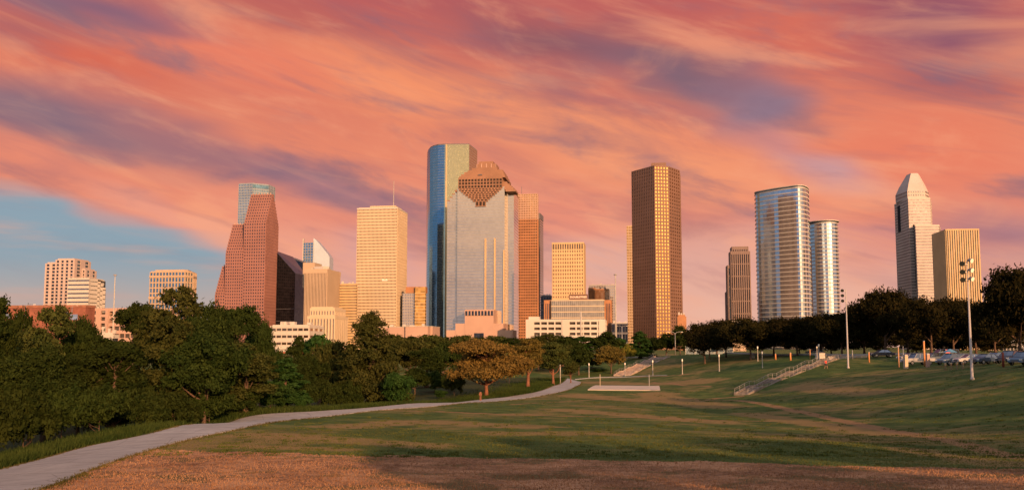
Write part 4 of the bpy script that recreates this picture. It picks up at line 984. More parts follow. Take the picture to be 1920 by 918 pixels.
def crown_mesh(name, kind, seed, Hh, Wd, nleaf, leaf, m):
    rr = random.Random(seed); L = np.array(lobes_for(kind, rr, Hh, Wd)); rng = np.random.default_rng(seed)
    wgt = L[:, 3] * L[:, 4]; wgt = wgt / wgt.sum(); ncl = max(40, nleaf // 55)
    li = rng.choice(len(L), ncl, p=wgt); d = rng.normal(size=(ncl, 3)); d[:, 2] = np.abs(d[:, 2]) * .9 - .35 * np.abs(d[:, 1]) * 0 - .25
    d /= np.linalg.norm(d, axis=1)[:, None]; cc = L[li, :3] + d * L[li, 3:6] * rng.uniform(.72, 1.12, (ncl, 1))
    cs = rng.uniform(.5, 1.2, ncl) * Wd * .042; ct = rng.random(ncl)
    ci = rng.integers(0, ncl, nleaf); off = rng.normal(size=(nleaf, 3)) * np.array([1, 1, .62]); pos = cc[ci] + off * cs[ci][:, None]
    pos[:, 2] = np.maximum(pos[:, 2], .12)
    nrm = rng.normal(size=(nleaf, 3)) * .8 + d[ci] * .7 + np.array([0, 0, .35]); nrm /= np.linalg.norm(nrm, axis=1)[:, None]
    t = rng.normal(size=(nleaf, 3)); t -= (t * nrm).sum(1)[:, None] * nrm; t /= np.linalg.norm(t, axis=1)[:, None]; b = np.cross(nrm, t)
    s = (leaf * rng.uniform(.55, 1.35, nleaf))[:, None]
    V = np.stack([pos - t * s, pos - b * s * .5, pos + t * s, pos + b * s * .5], 1).reshape(-1, 3)
    Fq = np.arange(nleaf * 4).reshape(-1, 4); me = mesh_np(name, V, Fq, m)
    tint = np.clip(ct[ci] * .65 + rng.random(nleaf) * .35, 0, 1).astype(np.float32)
    at_ = me.attributes.new('tint', 'FLOAT', 'FACE'); at_.data.foreach_set('value', tint)
    return me, L
def trunk_mesh(name, kind, seed, Hh, Wd, L, m):
    rr = random.Random(seed + 9); mb = MB(); r0 = Hh * .028 + .06
    if kind == 'bush': r0 *= .5
    top = Hh * {'oak': .55, 'layer': .80, 'tall': .85, 'cone': .93, 'bush': .4}[kind]
    pts = [Vector((rr.uniform(-1, 1) * .02 * Hh * k / 6, rr.uniform(-1, 1) * .02 * Hh * k / 6, -0.4 + (top + .4) * k / 6)) for k in range(7)]
    rad = [r0 * (1.45 if k == 0 else 1.0) * (1 - .78 * k / 6) for k in range(7)]
    mb.tube(pts, rad, 8)
    for i, l in enumerate(L):
        if kind == 'cone' and i % 2: continue
        c = Vector(l[:3]); z0 = min(max(c.z - Hh * .22 * rr.uniform(.6, 1.2), Hh * (.12 if kind != 'bush' else .02)), top * .95); k = (z0 + .4) / (top + .4) * 6; a = pts[min(int(k), 5)].lerp(pts[min(int(k) + 1, 6)], k - int(k))
        a = Vector((a.x, a.y, z0)); r = r0 * (.45 if kind in ('oak', 'layer') else .25) * (1.1 - .5 * z0 / Hh)
        m1 = a.lerp(c, .4) + Vector((0, 0, -.02 * Hh)); m2 = a.lerp(c, .75) + Vector((rr.uniform(-.03, .03) * Hh, rr.uniform(-.03, .03) * Hh, .0)); mb.tube([a, m1, m2, c], [r, r * .75, r * .5, r * .2], 5, False)
    return mb.mesh(name, m, True)
ARCH = {}
def arch(key, kind, seed, Hh, Wd, nleaf, leaf, lm, bm=None):
    me, L = crown_mesh('crown', kind, seed, Hh, Wd, nleaf, leaf, lm); ARCH[key] = (me, trunk_mesh('trunk', kind, seed, Hh, Wd, L, bm or M_bark), Hh, Wd)
arch('oakA', 'oak', 1, 10, 11, 26000, .20, L_dark); arch('oakB', 'oak', 2, 10, 11, 26000, .20, L_dark); arch('tallA', 'tall', 3, 12, 8, 26000, .20, L_dark); arch('tallB', 'tall', 4, 12, 8, 26000, .20, L_olive)
arch('coneA', 'cone', 5, 14, 11, 34000, .22, L_olive, M_bark); arch('coneG', 'cone', 6, 12, 6, 14000, .26, L_green)
L_bronze = leafmat('warm_bronze_foliage', (.100, .072, .020), (.215, .150, .042))
arch('layA', 'layer', 10, 10, 14, 36000, .20, L_bronze, M_bark_red); arch('layB', 'layer', 8, 11, 8, 22000, .20, L_rust, M_bark_red)
arch('layC', 'layer', 18, 10, 9, 18000, .22, L_olive, M_bark_red)
arch('farA', 'oak', 11, 10, 12, 9000, .36, L_olive); arch('farB', 'oak', 12, 10, 12, 9000, .36, L_dark); arch('farC', 'tall', 13, 11, 9, 9000, .34, L_green); arch('farR', 'oak', 14, 10, 12, 12000, .30, L_rust)
arch('liveA', 'oak', 21, 9, 14, 20000, .26, L_oak); arch('liveB', 'oak', 22, 9, 14, 20000, .26, L_oak); arch('bushD', 'bush', 31, 4, 7, 9000, .17, L_dark); arch('bushG', 'bush', 32, 4, 6, 8000, .15, L_green)
arch('bushL', 'bush', 33, 4, 6, 6000, .17, L_lime); arch('bushO', 'bush', 34, 4, 6, 7000, .17, L_olive)
_tr = random.Random(77)
def tree(key, px, D, ytop, wpx, label, cat='tree', group=None, name=None, X=None, hgt=None, wid=None, dz=0):
    cm, tm, Hh, Wd = ARCH[key]
    if X is None: g = at(px, D); h = P(px, ytop, D).z - g.z; w = wpx * D / F
    else: g = Vector((X, D, H(X, D))); h = hgt; w = wid
    nm = name or ('bush' if key.startswith('bush') else 'tree')
    r = thing(nm, label, 'bush' if nm == 'bush' else cat, (g.x, g.y, g.z + dz - .05), _tr.uniform(0, 6.28), group)
    f = _tr.choice((1, 1)); r.scale = (w / Wd * f, w / Wd, h / Hh)
    for nm2, me in (('trunk', tm), ('crown', cm)):
        o = bpy.data.objects.new(nm2, me); C.objects.link(o); o.parent = r
    return r
GL = 'dark trees on the left bank'
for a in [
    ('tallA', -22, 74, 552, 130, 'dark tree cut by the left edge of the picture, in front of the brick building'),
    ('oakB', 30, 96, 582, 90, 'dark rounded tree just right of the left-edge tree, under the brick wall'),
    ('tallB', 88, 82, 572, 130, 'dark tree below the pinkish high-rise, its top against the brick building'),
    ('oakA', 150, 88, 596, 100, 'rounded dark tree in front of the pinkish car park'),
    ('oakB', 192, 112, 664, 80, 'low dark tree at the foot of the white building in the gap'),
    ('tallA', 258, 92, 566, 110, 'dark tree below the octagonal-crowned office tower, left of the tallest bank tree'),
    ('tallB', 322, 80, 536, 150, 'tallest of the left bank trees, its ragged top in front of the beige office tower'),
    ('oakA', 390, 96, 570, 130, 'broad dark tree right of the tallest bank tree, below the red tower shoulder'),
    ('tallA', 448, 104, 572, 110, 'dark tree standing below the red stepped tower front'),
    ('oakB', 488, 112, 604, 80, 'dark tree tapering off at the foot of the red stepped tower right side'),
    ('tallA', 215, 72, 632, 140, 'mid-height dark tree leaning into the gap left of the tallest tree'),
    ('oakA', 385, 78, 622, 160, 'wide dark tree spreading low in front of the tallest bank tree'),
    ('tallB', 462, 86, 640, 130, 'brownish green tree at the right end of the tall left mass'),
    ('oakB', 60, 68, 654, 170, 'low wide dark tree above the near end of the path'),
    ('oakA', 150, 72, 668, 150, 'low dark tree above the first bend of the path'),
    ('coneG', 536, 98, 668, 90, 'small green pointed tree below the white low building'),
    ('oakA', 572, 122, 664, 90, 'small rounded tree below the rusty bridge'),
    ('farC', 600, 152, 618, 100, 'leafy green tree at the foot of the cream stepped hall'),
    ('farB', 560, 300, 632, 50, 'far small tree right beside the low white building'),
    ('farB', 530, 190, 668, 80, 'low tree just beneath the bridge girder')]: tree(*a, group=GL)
GB = 'dark bushes along the edge of the path'
for i, (px, D, yt, w, lb) in enumerate([(-30, 58, 705, 150, 'dark bush cut by the left edge above the path'), (50, 60, 712, 130, 'dark bush second from the left edge along the verge'), (120, 64, 715, 120, 'dark bush under the car park gap on the verge'),
    (190, 66, 712, 120, 'dark bush below the gap in the trees'), (262, 70, 716, 110, 'dark bush in deep shade left of the tallest tree foot'), (330, 74, 722, 110, 'dark bush at the foot of the tallest bank tree'), (395, 79, 722, 105, 'dark bush where the verge grass thins'),
    (452, 86, 718, 95, 'dark bush below the red stepped tower'), (508, 93, 712, 90, 'dark bush below the black glass tower'), (560, 102, 712, 80, 'rounded bush below the rusty bridge'), (610, 112, 706, 75, 'bush left of the tall conical tree foot'), (655, 124, 702, 70, 'bush tucked under the tall conical tree left side'),
    (745, 122, 690, 75, 'green bush spreading right of the tall conical tree'), (566, 96, 735, 36, 'small bright green bush standing at the verge below the bridge')]): tree('bushG' if px in (745, 566, 508) else 'bushD', px, D, yt, w, lb, group=GB)
for a in [
    ('coneA', 692, 128, 586, 135, 'tall conical tree standing in front of the big cream tower'),
    ('farA', 628, 140, 640, 90, 'brownish tree left of the tall conical tree'),
    ('farA', 770, 215, 634, 90, 'rounded olive tree right of the tall conical tree'),
    ('tallA', 800, 185, 652, 80, 'dark green tree behind the dark hollow left of the spreading tree'),
    ('farB', 832, 210, 644, 70, 'dark tree below the blue curved tower'),
    ('farB', 778, 160, 690, 60, 'low dark tree in the hollow beside the conical tree'),
    ('bushD', 815, 168, 690, 80, 'dark bush filling the hollow left of the spreading bronze tree'),
    ('bushO', 852, 156, 692, 50, 'olive bush pressed against the spreading tree left side'),
    ('bushL', 842, 162, 680, 26, 'yellow-green bush left of the spreading bronze tree'),
    ('bushG', 826, 150, 728, 28, 'small round green bush at the meadow edge left of the spreading tree'),
    ('layA', 912, 150, 636, 165, 'large spreading bronze-leaved tree with red trunk beside the path'),
    ('layB', 990, 180, 632, 78, 'upright bronze tree with tall red trunk right of the spreading tree'),
    ('layC', 1037, 204, 642, 76, 'bronze-olive tree left of the slim grey pole'),
    ('layC', 1070, 226, 676, 34, 'little tree between the grey pole and the path bend'),
    ('bushL', 955, 210, 642, 28, 'yellowish bush peeping between the two bronze trees'),
    ('farB', 1085, 262, 648, 70, 'dark tree behind the little tree at the path bend'),
    ('farB', 1138, 330, 623, 70, 'dark round-topped tree below the right end of the white car park'),
    ('farR', 1146, 262, 648, 66, 'round bronze oak by the lamp posts left of the far stairs'),
    ('coneG', 1201, 292, 619, 50, 'pointed bright green tree below the slim golden tower'),
    ('bushL', 1179, 286, 640, 26, 'yellow-green narrow tree left of the pointed green one'),
    ('farC', 1218, 288, 662, 40, 'low green tree at the left side of the far stairs'),
    ('farB', 1110, 275, 672, 40, 'small dark tree behind the first lamp post'),
    ('bushG', 1122, 268, 690, 40, 'green bush behind the first lamp post')]: tree(*a)
GM = 'belt of trees below the towers'
belt = [(736, 'the pink granite wall, left end'), (772, 'the pink granite wall, right end'), (806, 'the foot of the blue curved tower'), (842, 'the left wing of the silver glass tower'), (868, 'the left half of the granite podium'), (898, 'the middle slit of the granite podium'), (930, 'the right half of the granite podium'),
        (962, 'the foot of the reddish grid tower'), (996, 'the left end of the white car park'), (1028, 'the left openings of the white car park'), (1062, 'the middle of the white car park'), (1098, 'the right openings of the white car park')]
for i, (px, lm) in enumerate(belt):
    tree(('farA', 'farB', 'farC')[i % 3 if px > 960 else i % 2], px, 350 + (i * 37) % 60, 626 + (i * 5) % 9, 64, 'far tree in the back row under ' + lm, group=GM)
for i, (px, lm, k) in enumerate([(858, 'the left half of the granite podium', 'farB'), (884, 'the podium slit, behind the spreading tree crown', 'farB'), (1010, 'the white car park, between two bronze trees', 'farA'), (1055, 'the middle of the white car park', 'farA'), (742, 'the pink granite wall, right beside the conical tree', 'farB')]):
    tree(k, px, 262 + i * 9, 643 + (i * 3) % 7, 76, 'nearer tree in the front row under ' + lm, group=GM)
for px, D, yt, w, lb, k in [(1250, 330, 626, 50, 'dark tree above the top of the far stairs', 'farB'), (1276, 325, 612, 56, 'dark flat-topped tree below the right edge of the brown tower', 'farB'), (1294, 345, 640, 46, 'low dark tree right of the double-armed street lamp', 'farB'), (1222, 340, 632, 50, 'dark tree directly below the brown tower glowing facet', 'farA'), (1160, 345, 630, 46, 'far tree below the dark low glass building', 'farC')]: tree(k, px, D, yt, w, lb)
GRt = 'live oaks along the embankment street'
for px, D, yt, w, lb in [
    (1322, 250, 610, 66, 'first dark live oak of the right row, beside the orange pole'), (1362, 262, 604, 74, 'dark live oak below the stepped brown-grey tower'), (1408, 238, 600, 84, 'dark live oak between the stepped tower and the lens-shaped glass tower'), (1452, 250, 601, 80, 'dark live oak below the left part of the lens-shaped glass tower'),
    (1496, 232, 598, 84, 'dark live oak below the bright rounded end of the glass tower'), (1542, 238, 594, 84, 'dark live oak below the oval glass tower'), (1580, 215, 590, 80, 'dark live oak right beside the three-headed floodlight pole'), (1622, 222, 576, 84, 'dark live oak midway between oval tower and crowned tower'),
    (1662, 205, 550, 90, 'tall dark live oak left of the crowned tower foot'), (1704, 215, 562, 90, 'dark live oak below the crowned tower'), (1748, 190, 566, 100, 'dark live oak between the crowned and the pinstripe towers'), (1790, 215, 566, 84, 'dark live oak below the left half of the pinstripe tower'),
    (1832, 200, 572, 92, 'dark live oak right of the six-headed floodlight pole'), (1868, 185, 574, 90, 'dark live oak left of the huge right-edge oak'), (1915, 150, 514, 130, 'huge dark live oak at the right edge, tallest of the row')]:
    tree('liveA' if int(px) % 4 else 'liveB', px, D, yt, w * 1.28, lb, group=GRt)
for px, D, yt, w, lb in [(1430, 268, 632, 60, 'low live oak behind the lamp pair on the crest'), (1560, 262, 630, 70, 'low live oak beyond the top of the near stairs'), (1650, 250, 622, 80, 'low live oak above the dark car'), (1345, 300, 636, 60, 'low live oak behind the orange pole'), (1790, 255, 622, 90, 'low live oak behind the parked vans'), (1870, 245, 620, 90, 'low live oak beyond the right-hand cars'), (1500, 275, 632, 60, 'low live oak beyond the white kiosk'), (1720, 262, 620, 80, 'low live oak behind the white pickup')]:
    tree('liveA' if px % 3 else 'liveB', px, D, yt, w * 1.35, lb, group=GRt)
# unseen trees added beside and behind the viewer to throw shade over the slope
SH = [(16, -5, 9.5, 9), (26, -7, 10.5, 9.5), (37, -5, 10, 9), (47, -1, 11, 10), (58, 5, 11, 11), (68, 12, 12, 12),
      (90, 22, 15, 15), (98, 36, 17, 15), (86, 44, 14, 14), (106, 52, 16, 15), (112, 68, 16, 15), (84, 62, 14, 14), (78, 76, 13, 13), (98, 84, 15, 14), (114, 96, 15, 14), (128, 110, 16, 15), (104, 104, 14, 14), (142, 128, 16, 15), (122, 84, 16, 15), (47, 52, 12, 13), (59, 70, 13, 14), (72, 89, 13, 14),
      (-24, 12, 14, 14), (-32, 28, 15, 14), (-16, -4, 13, 12), (-40, 42, 16, 14), (-50, 58, 17, 14), (-44, 30, 15, 13), (-62, 72, 17, 15), (-60, 50, 17, 15)]
for i, (x, y, h, w) in enumerate(SH): tree(('oakA', 'oakB')[i % 2], 0, y, 0, 0, 'large unseen tree added to shade the slope', X=x, hgt=h, wid=w, group='unseen trees added to cast shade')
# rough grass along the bank side of the path
def blades(name, label, pts, hmin, hmax, wdt, lm):
    rng = np.random.default_rng(9); n = len(pts); x, y = pts[:, 0], pts[:, 1]
    gi = np.clip(x + 260, 0, 519.9); gj = np.clip(y + 110, 0, 579.9); i = gi.astype(int); j = gj.astype(int); a = gi - i; b = gj - j
    z = (_GH[j, i] * (1 - a) + _GH[j, i + 1] * a) * (1 - b) + (_GH[j + 1, i] * (1 - a) + _GH[j + 1, i + 1] * a) * b
    h = rng.uniform(hmin, hmax, n); an = rng.uniform(0, math.pi, n); ln = rng.normal(size=(n, 2)) * .35 * h[:, None]; w = wdt * rng.uniform(.6, 1.4, n)
    p = np.stack([x, y, z - .03], 1); e = np.stack([np.cos(an) * w, np.sin(an) * w, np.zeros(n)], 1); t = p + np.stack([ln[:, 0], ln[:, 1], h], 1)
    V = np.stack([p - e, p + e, t], 1).reshape(-1, 3); me = mesh_np(name, V, np.arange(n * 3).reshape(-1, 3), lm)
    cl = .5 + .5 * np.sin(x * .7 + 2 * np.sin(y * .4)) * np.cos(y * .5); at_ = me.attributes.new('tint', 'FLOAT', 'FACE'); at_.data.foreach_set('value', np.clip(cl * .6 + rng.random(n) * .5, 0, 1).astype(np.float32))
    o = bpy.data.objects.new(name, me); C.objects.link(o); return tag(o, label, 'grass', kind='stuff')
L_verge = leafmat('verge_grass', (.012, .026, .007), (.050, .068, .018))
def verge_pts():
    rng = np.random.default_rng(4); lp = np.array([[p.x, p.y] for p in PL]); out = []
    cum = np.concatenate([[0], np.cumsum(np.hypot(*np.diff(lp, axis=0).T))])
    n = 70000; s = rng.random(n) ** 1.3 * cum[-1]; bx = np.interp(s, cum, lp[:, 0]); by = np.interp(s, cum, lp[:, 1])
    d = np.abs(rng.normal(size=n)) * 4.2 + .5; lo = np.interp(s, cum, np.linspace(1, 1, len(cum)))
    return np.stack([bx - d, by + d * .35], 1)
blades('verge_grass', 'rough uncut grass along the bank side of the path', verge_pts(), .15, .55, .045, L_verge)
def edge_pts():
    g2 = np.random.default_rng(21); out = []
    for E, sg in ((PL, -1), (PR, 1)):
        e = np.array([[p.x, p.y] for p in E]); cum = np.concatenate([[0], np.cumsum(np.hypot(*np.diff(e, axis=0).T))]); n = 14000; s = g2.random(n) ** 1.4 * cum[-1]
        rag = .12 * np.sin(s * 1.7) + .10 * np.sin(s * 4.3 + 1) + .06 * np.sin(s * 11); d = g2.exponential(.16, n) - .10 - rag; out.append(np.stack([np.interp(s, cum, e[:, 0]) + sg * d, np.interp(s, cum, e[:, 1])], 1))
    return np.concatenate(out)
blades('edge_grass', 'ragged grass creeping over the concrete path edges', edge_pts(), .06, .16, .03, leafmat('edge_grass', (.03, .035, .012), (.12, .095, .035)))
def clump_pts():
    g2 = np.random.default_rng(33); n0 = 2600; cy = 42 + 130 * g2.random(n0) ** 1.5; cx = (g2.random(n0) * 2 - 1) * cy * .62; k = 26
    x = np.repeat(cx, k) + g2.normal(size=n0 * k) * .16; y = np.repeat(cy, k) + g2.normal(size=n0 * k) * .16; lp = np.array([[p.x, p.y] for p in PR]); m = (x > np.interp(y, lp[:, 1], lp[:, 0]) + .4)
    court = (x > GP(1100, 728).x - 1) & (x < GP(1240, 728).x + 1) & (y > GP(1170, 733).y - 1) & (y < GP(1170, 722).y + 1)
    return np.stack([x, y], 1)[m & ~court]
blades('grass_clumps', 'slightly taller darker clumps scattered over the mown lawn', clump_pts(), .06, .15, .035, leafmat('clump_grass', (.030, .046, .012), (.10, .105, .03)))
rng = np.random.default_rng(12); n = 190000; yy = 24 + 38 * rng.random(n) ** 1.25; xx = (rng.random(n) * 2 - 1) * yy * .64
lp_ = np.array([[p.x, p.y] for p in PR]); ok = xx > np.interp(yy, lp_[:, 1], lp_[:, 0]) + .15
pts_ = np.stack([xx, yy], 1)[ok]; ey_ = np.interp(pts_[:, 0], [p.x for p in EDGE], [p.y for p in EDGE])
L_straw = leafmat('dry_turf', (.15, .075, .038), (.42, .25, .14)); L_turf = leafmat('green_turf', (.040, .056, .015), (.12, .115, .036))
blades('dry_grass', 'short brown dry turf of the near slope', pts_[pts_[:, 1] < ey_ - .1], .03, .10, .022, L_straw)
blades('short_grass', 'short green turf beyond the brown slope edge', pts_[pts_[:, 1] > ey_], .02, .09, .028, L_turf)
# ------------------------------------------------------------------ stairs and street furniture
M_galv = mat('galvanised_steel', (.26, .26, .27), .45, metal=.3, var=.06)
M_pole = mat('painted_pole', (.36, .34, .33), .5, var=.05)
M_head = mat('lamp_head_white', (.80, .76, .68), .4, var=.03)
M_stairc = mat('stair_concrete', (.40, .35, .32), .85, var=.12, vscale=.8)
def stairs(name, label, p0, p1, width, flights, rails=True, m=M_stairc, side=1):
    d = p1 - p0; dz = d.z; d.z = 0; Lh = d.length; d.normalize(); nrm = Vector((d.y, -d.x, 0))
    r = thing(name, label, 'stairs', p0); T = MB(); Wl = MB(); Rl = MB(); z = 0.0
    land = Lh / flights * .34; run = Lh / flights * .66; rise = dz / flights; ns = max(5, round(rise / .16)); prof = []
    for fl in range(flights):
        s0 = fl * (land + run); prof.append((s0, fl * rise))
        for k in range(ns):
            a = s0 + run * k / ns; b = s0 + run * (k + 1) / ns; zz = fl * rise + rise * (k + 1) / ns; q = [d * a - nrm * width / 2, d * b - nrm * width / 2, d * b + nrm * width / 2, d * a + nrm * width / 2]
            T.prism([q[0], q[3], q[2], q[1]], zz - .8, zz)
        prof.append((s0 + run, (fl + 1) * rise)); a = s0 + run; b = a + land; zz = (fl + 1) * rise; q = [d * a - nrm * width / 2, d * b - nrm * width / 2, d * b + nrm * width / 2, d * a + nrm * width / 2]; T.prism([q[0], q[3], q[2], q[1]], zz - .8, zz + .002)
        prof.append((s0 + run + land, zz))
    T.build('steps', m, r)
    for sg in (1, -1):
        o = nrm * sg * (width / 2 + .01); o2 = nrm * sg * (width / 2 + .31); w = MB(); rl = MB()
        for (sa, za), (sb, zb) in zip(prof[:-1], prof[1:]):
            if sb - sa < .01: continue
            A, B = d * sa, d * sb; q = [A + o, B + o, B + o2, A + o2]; q = q if sg < 0 else q; w.prism(q, [za - 1.6, zb - 1.6, zb - 1.6, za - 1.6], [za + .28, zb + .28, zb + .28, za + .28])
        w.build('side_wall', m, r)
        if rails:
            om = (o + o2) / 2
            for hh in (1.0, .72): rl.tube([d * s + om + Vector((0, 0, z + hh)) for s, z in prof], .028 if hh > .9 else .018, 6)
            n = int(Lh / 1.8)
            for k in range(n + 1):
                s = Lh * k / n; zz = np.interp(s, [a for a, _ in prof], [b for _, b in prof]); c = d * s + om; rl.tube([c + Vector((0, 0, zz + .2)), c + Vector((0, 0, zz + 1.0))], .024, 6)
            rl.build('handrail', M_galv, r)
    return r
a = GP(1166, 705); b_ = at(1243, 284); b_.z = P(1243, 669, 284).z; a.z += .1
stairs('stairs', 'sunlit pinkish concrete steps climbing the embankment beside the lamp row', a, b_, 4.5, 5, True, mat('sunlit_concrete', (.46, .36, .31), .85, var=.12, vscale=.8))  # pink evening light is put into this concrete's base colour
a = GP(1390, 741); b_ = at(1562, 178); b_.z = P(1562, 674, 178).z; a.z += .05
stairs('stairs', 'shaded grey concrete steps with metal railings on the near hillside', a, b_, 2.0, 5, True, mat('shaded_concrete', (.19, .165, .145), .9, var=.2, vscale=1.5))  # darker copy of the stair concrete, hillside shade put into its colour
q = at(1572, 181); w_ = thing('retaining_wall', 'short pale concrete wall at the top of the railed steps', 'wall', q)
MB().prism([(-2, 0), (5.5, 1), (5.5, 1.4), (-2, .4)], [-1] * 4, [.6, .75, .75, .6]).build('wall', M_stairc, w_)
# sand court and its two posts
c0, c1, c2, c3 = GP(1102, 731), GP(1238, 732), GP(1236, 724), GP(1117, 723)
M_sand = mat('pale_sand', (.62, .52, .44), .95, vscale=.8, var=.06, bump=.3)
s_ = MB(); n = 12; A = [c0.lerp(c1, k / n) for k in range(n + 1)]; B = [c3.lerp(c2, k / n) for k in range(n + 1)]
strip('sand_court', A, B, M_sand, .16, .5)
for px, py, yt, D, lb in ((1125, 722, 703, 186, 'pale wooden net post at the left end of the sand court'), (1217, 727, 703, 180, 'thin grey net post at the right part of the sand court')):
    g = at(px, D); g.z += .16; r = thing('net_post', lb, 'post', g, 0, 'net posts of the sand court'); MB().lathe([(.07, 0), (.07, 2.4), (.04, 2.45)], 10).build('post', mat('weathered_wood', (.40, .33, .24), .8) if px < 1200 else M_galv, r); MB().lathe([(.13, 0), (.13, .08)], 10, (0, 0, 2.0)).build('collar', M_galv, r)
# park lamps
def park_lamp(px, py, ytop, label):
    g = GP(px, py); h = P(px, ytop, g.y).z - g.z; k = h / 4.2
    r = thing('park_lamp', label, 'lamp post', g, 0, 'pale park lamps with white cylindrical heads')
    MB().lathe([(.16 * k, 0), (.16 * k, .3 * k), (.12 * k, .35 * k), (.085 * k, 3.4 * k), (.14 * k, 3.45 * k), (.14 * k, 3.5 * k)], 10).build('pole', M_conc_l, r)
    MB().lathe([(.15 * k, 3.5 * k), (.17 * k, 3.55 * k), (.17 * k, 4.05 * k), (.13 * k, 4.1 * k)], 12).build('lamp_head', M_head, r, True)
    MB().lathe([(.20 * k, 4.1 * k), (.20 * k, 4.14 * k), (.05 * k, 4.24 * k)], 12).build('cap', M_galv, r)
    return r
for a in ((1104.5, 707, 680, 'park lamp at the path bend, leftmost of the row'), (1172, 705, 679, 'park lamp at the foot of the sunlit steps'), (1224, 704, 674, 'park lamp right of the sunlit steps'), (1279.5, 701.5, 672, 'park lamp in the middle of the green slope'),
          (1348.7, 696.5, 663, 'park lamp on the slope below the orange pole'), (1429.6, 689.5, 658, 'park lamp standing in front of the crest lamp'), (1421, 677, 648.5, 'park lamp on the crest, behind another lamp')): park_lamp(*a)
for px, D, yt, lb in ((1533, 205, 648.5, 'left lamp of the pair at the top of the railed steps'), (1536.5, 190, 644.5, 'right taller lamp of the pair at the top of the railed steps')):
    g = at(px, D); h = P(px, yt, D).z - g.z; k = h / 4.2; r = thing('park_lamp', lb, 'lamp post', g, 0, 'pale park lamps with white cylindrical heads')
    MB().lathe([(.13 * k, 0), (.09 * k, 3.5 * k)], 10).build('pole', M_galv, r); MB().lathe([(.15 * k, 3.5 * k), (.18 * k, 4.05 * k), (.13 * k, 4.1 * k)], 12).build('lamp_head', M_head, r, True); MB().lathe([(.22 * k, 4.1 * k), (.05 * k, 4.22 * k)], 12).build('cap', M_galv, r)
# floodlight masts
def floodlight(px, py, ytop, heads, label, rad):
    g = GP(px, py); top = P(px - (10 if px > 1700 else 6), ytop, g.y); h = P(px, ytop, g.y).z - g.z
    r = thing('floodlight_mast', label, 'floodlight mast', g, 0, None)
    MB().lathe([(rad * 1.5, 0), (rad * 1.5, .25), (rad, .3), (rad * .45, h)], 12).build('pole', M_pole, r, True)
    br = MB()
    for z in sorted({z for _, z in heads}): w = max(abs(x) for x, zz in heads if zz == z); br.tube([(-w if any(x < 0 for x, zz in heads if zz == z) else 0, -.05, h - z), (w if any(x > 0 for x, zz in heads if zz == z) else 0, -.05, h - z)], .05, 6)
    for bq in br.pieces(): bq.build('bracket', M_galv, r)
    for x, z in heads:
        hd = MB(); tl = -.35
        prof = [(.06, .42), (.17, .38), (.26, .12), (.30, .0), (.30, -.05)]
        pts = [(0, 0)]
        n = 12; vs = []; 
        for rr, dd in prof:
            for k in range(n):
                aa = 2 * math.pi * k / n; v = Vector((rr * math.cos(aa), dd, rr * math.sin(aa))); v.rotate(__import__('mathutils').Euler((R(18), 0, R(-30 if x < 0 else 25)))); vs.append(v + Vector((x, -.35, h - z)))
        fs = [(i * n + k, i * n + (k + 1) % n, (i + 1) * n + (k + 1) % n, (i + 1) * n + k) for i in range(len(prof) - 1) for k in range(n)] + [tuple(range(n))]
        hd.add(vs, fs); o = hd.build('lamp_head', M_dkgrey if x < 0 else M_galv, r, True)
        lens = MB(); vv = vs[-n:]; c = sum(vv, Vector()) / n; lens.add([c + (v - c) * .92 + (c - Vector((x, -.35, h - z))) * .3 for v in vv], [tuple(range(n))[::-1]]); lens.build('lens', M_head if x > 0 else G_med, o)
    return r
floodlight(1823, 712, 489, [(-.75, .35), (.35, .0), (-.75, 1.3), (.35, 1.1), (-.75, 2.2), (.35, 2.1)], 'tall pale pole with six round floodlights in two columns, near the parked cars', .155)
floodlight(1590.5, 690, 541, [(-.75, .35), (-.75, 1.25), (-.75, 2.2)], 'tall pale pole with three floodlights on its left side, right of the railed steps', .16)
# plain poles and posts
def pole(name, label, cat, g, h, r0, r1, m, group=None, extra=None):
    r = thing(name, label, cat, g, 0, group); MB().lathe([(r0, 0), (r1, h)], 10).build('pole', m, r, True)
    if extra: extra(r, h)
    return r
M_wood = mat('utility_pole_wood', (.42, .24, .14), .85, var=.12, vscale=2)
def xarm(r, h): MB().box(-1.0, 1.0, -.06, .06, h - .7, h - .55).build('crossarm', M_wood, r); MB().lathe([(.25, 0), (.25, .7)], 10, (.35, 0, h - 1.6)).build('transformer', M_grey, r)
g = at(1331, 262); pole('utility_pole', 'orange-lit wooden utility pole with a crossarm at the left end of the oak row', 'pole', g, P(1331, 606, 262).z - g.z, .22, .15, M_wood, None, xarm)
g = at(1050.5, 222); pole('pole', 'slim grey pole on the meadow left of the path bend', 'pole', g, P(1050, 670, 222).z - g.z, .12, .10, M_conc_l)
g = at(1090, 420); pole('pole', 'pale pole rising before the white car park', 'pole', g, P(1090, 584, 420).z - g.z, .45, .35, M_conc_l)
def arms(two):
    def f(r, h):
        m = MB()
        for s in ((-1, 1) if two else (1,)): m.tube([(0, 0, h - .3), (s * .5, 0, h + .25), (s * 1.3, 0, h + .45), (s * 2.3, 0, h + .40)], .055, 6)
        m.build('arm', M_galv, r)
        for s in ((-1, 1) if two else (1,)): MB().prism([(s * 2.2 - .1, -.14), (s * 2.2 + .5 * s if s > 0 else s * 2.2 + .1, -.14), (s * 2.2 + .5 if s > 0 else s * 2.2 + .1, .14), (s * 2.2 - .1 if s > 0 else s * 2.2 - .5, .14)], h + .30, h + .42).build('lamp_head', M_head, r)
    return f
g = at(1267, 300); pole('street_lamp', 'grey street lamp with two curved arms above the sunlit steps', 'street lamp', g, P(1267, 624, 300).z - g.z, .14, .08, M_galv, None, arms(True))
g = at(1167, 430); pole('street_lamp', 'street lamp with curved arms before the dark low glass building', 'street lamp', g, P(1167, 612, 430).z - g.z, .2, .12, M_galv, None, arms(True))
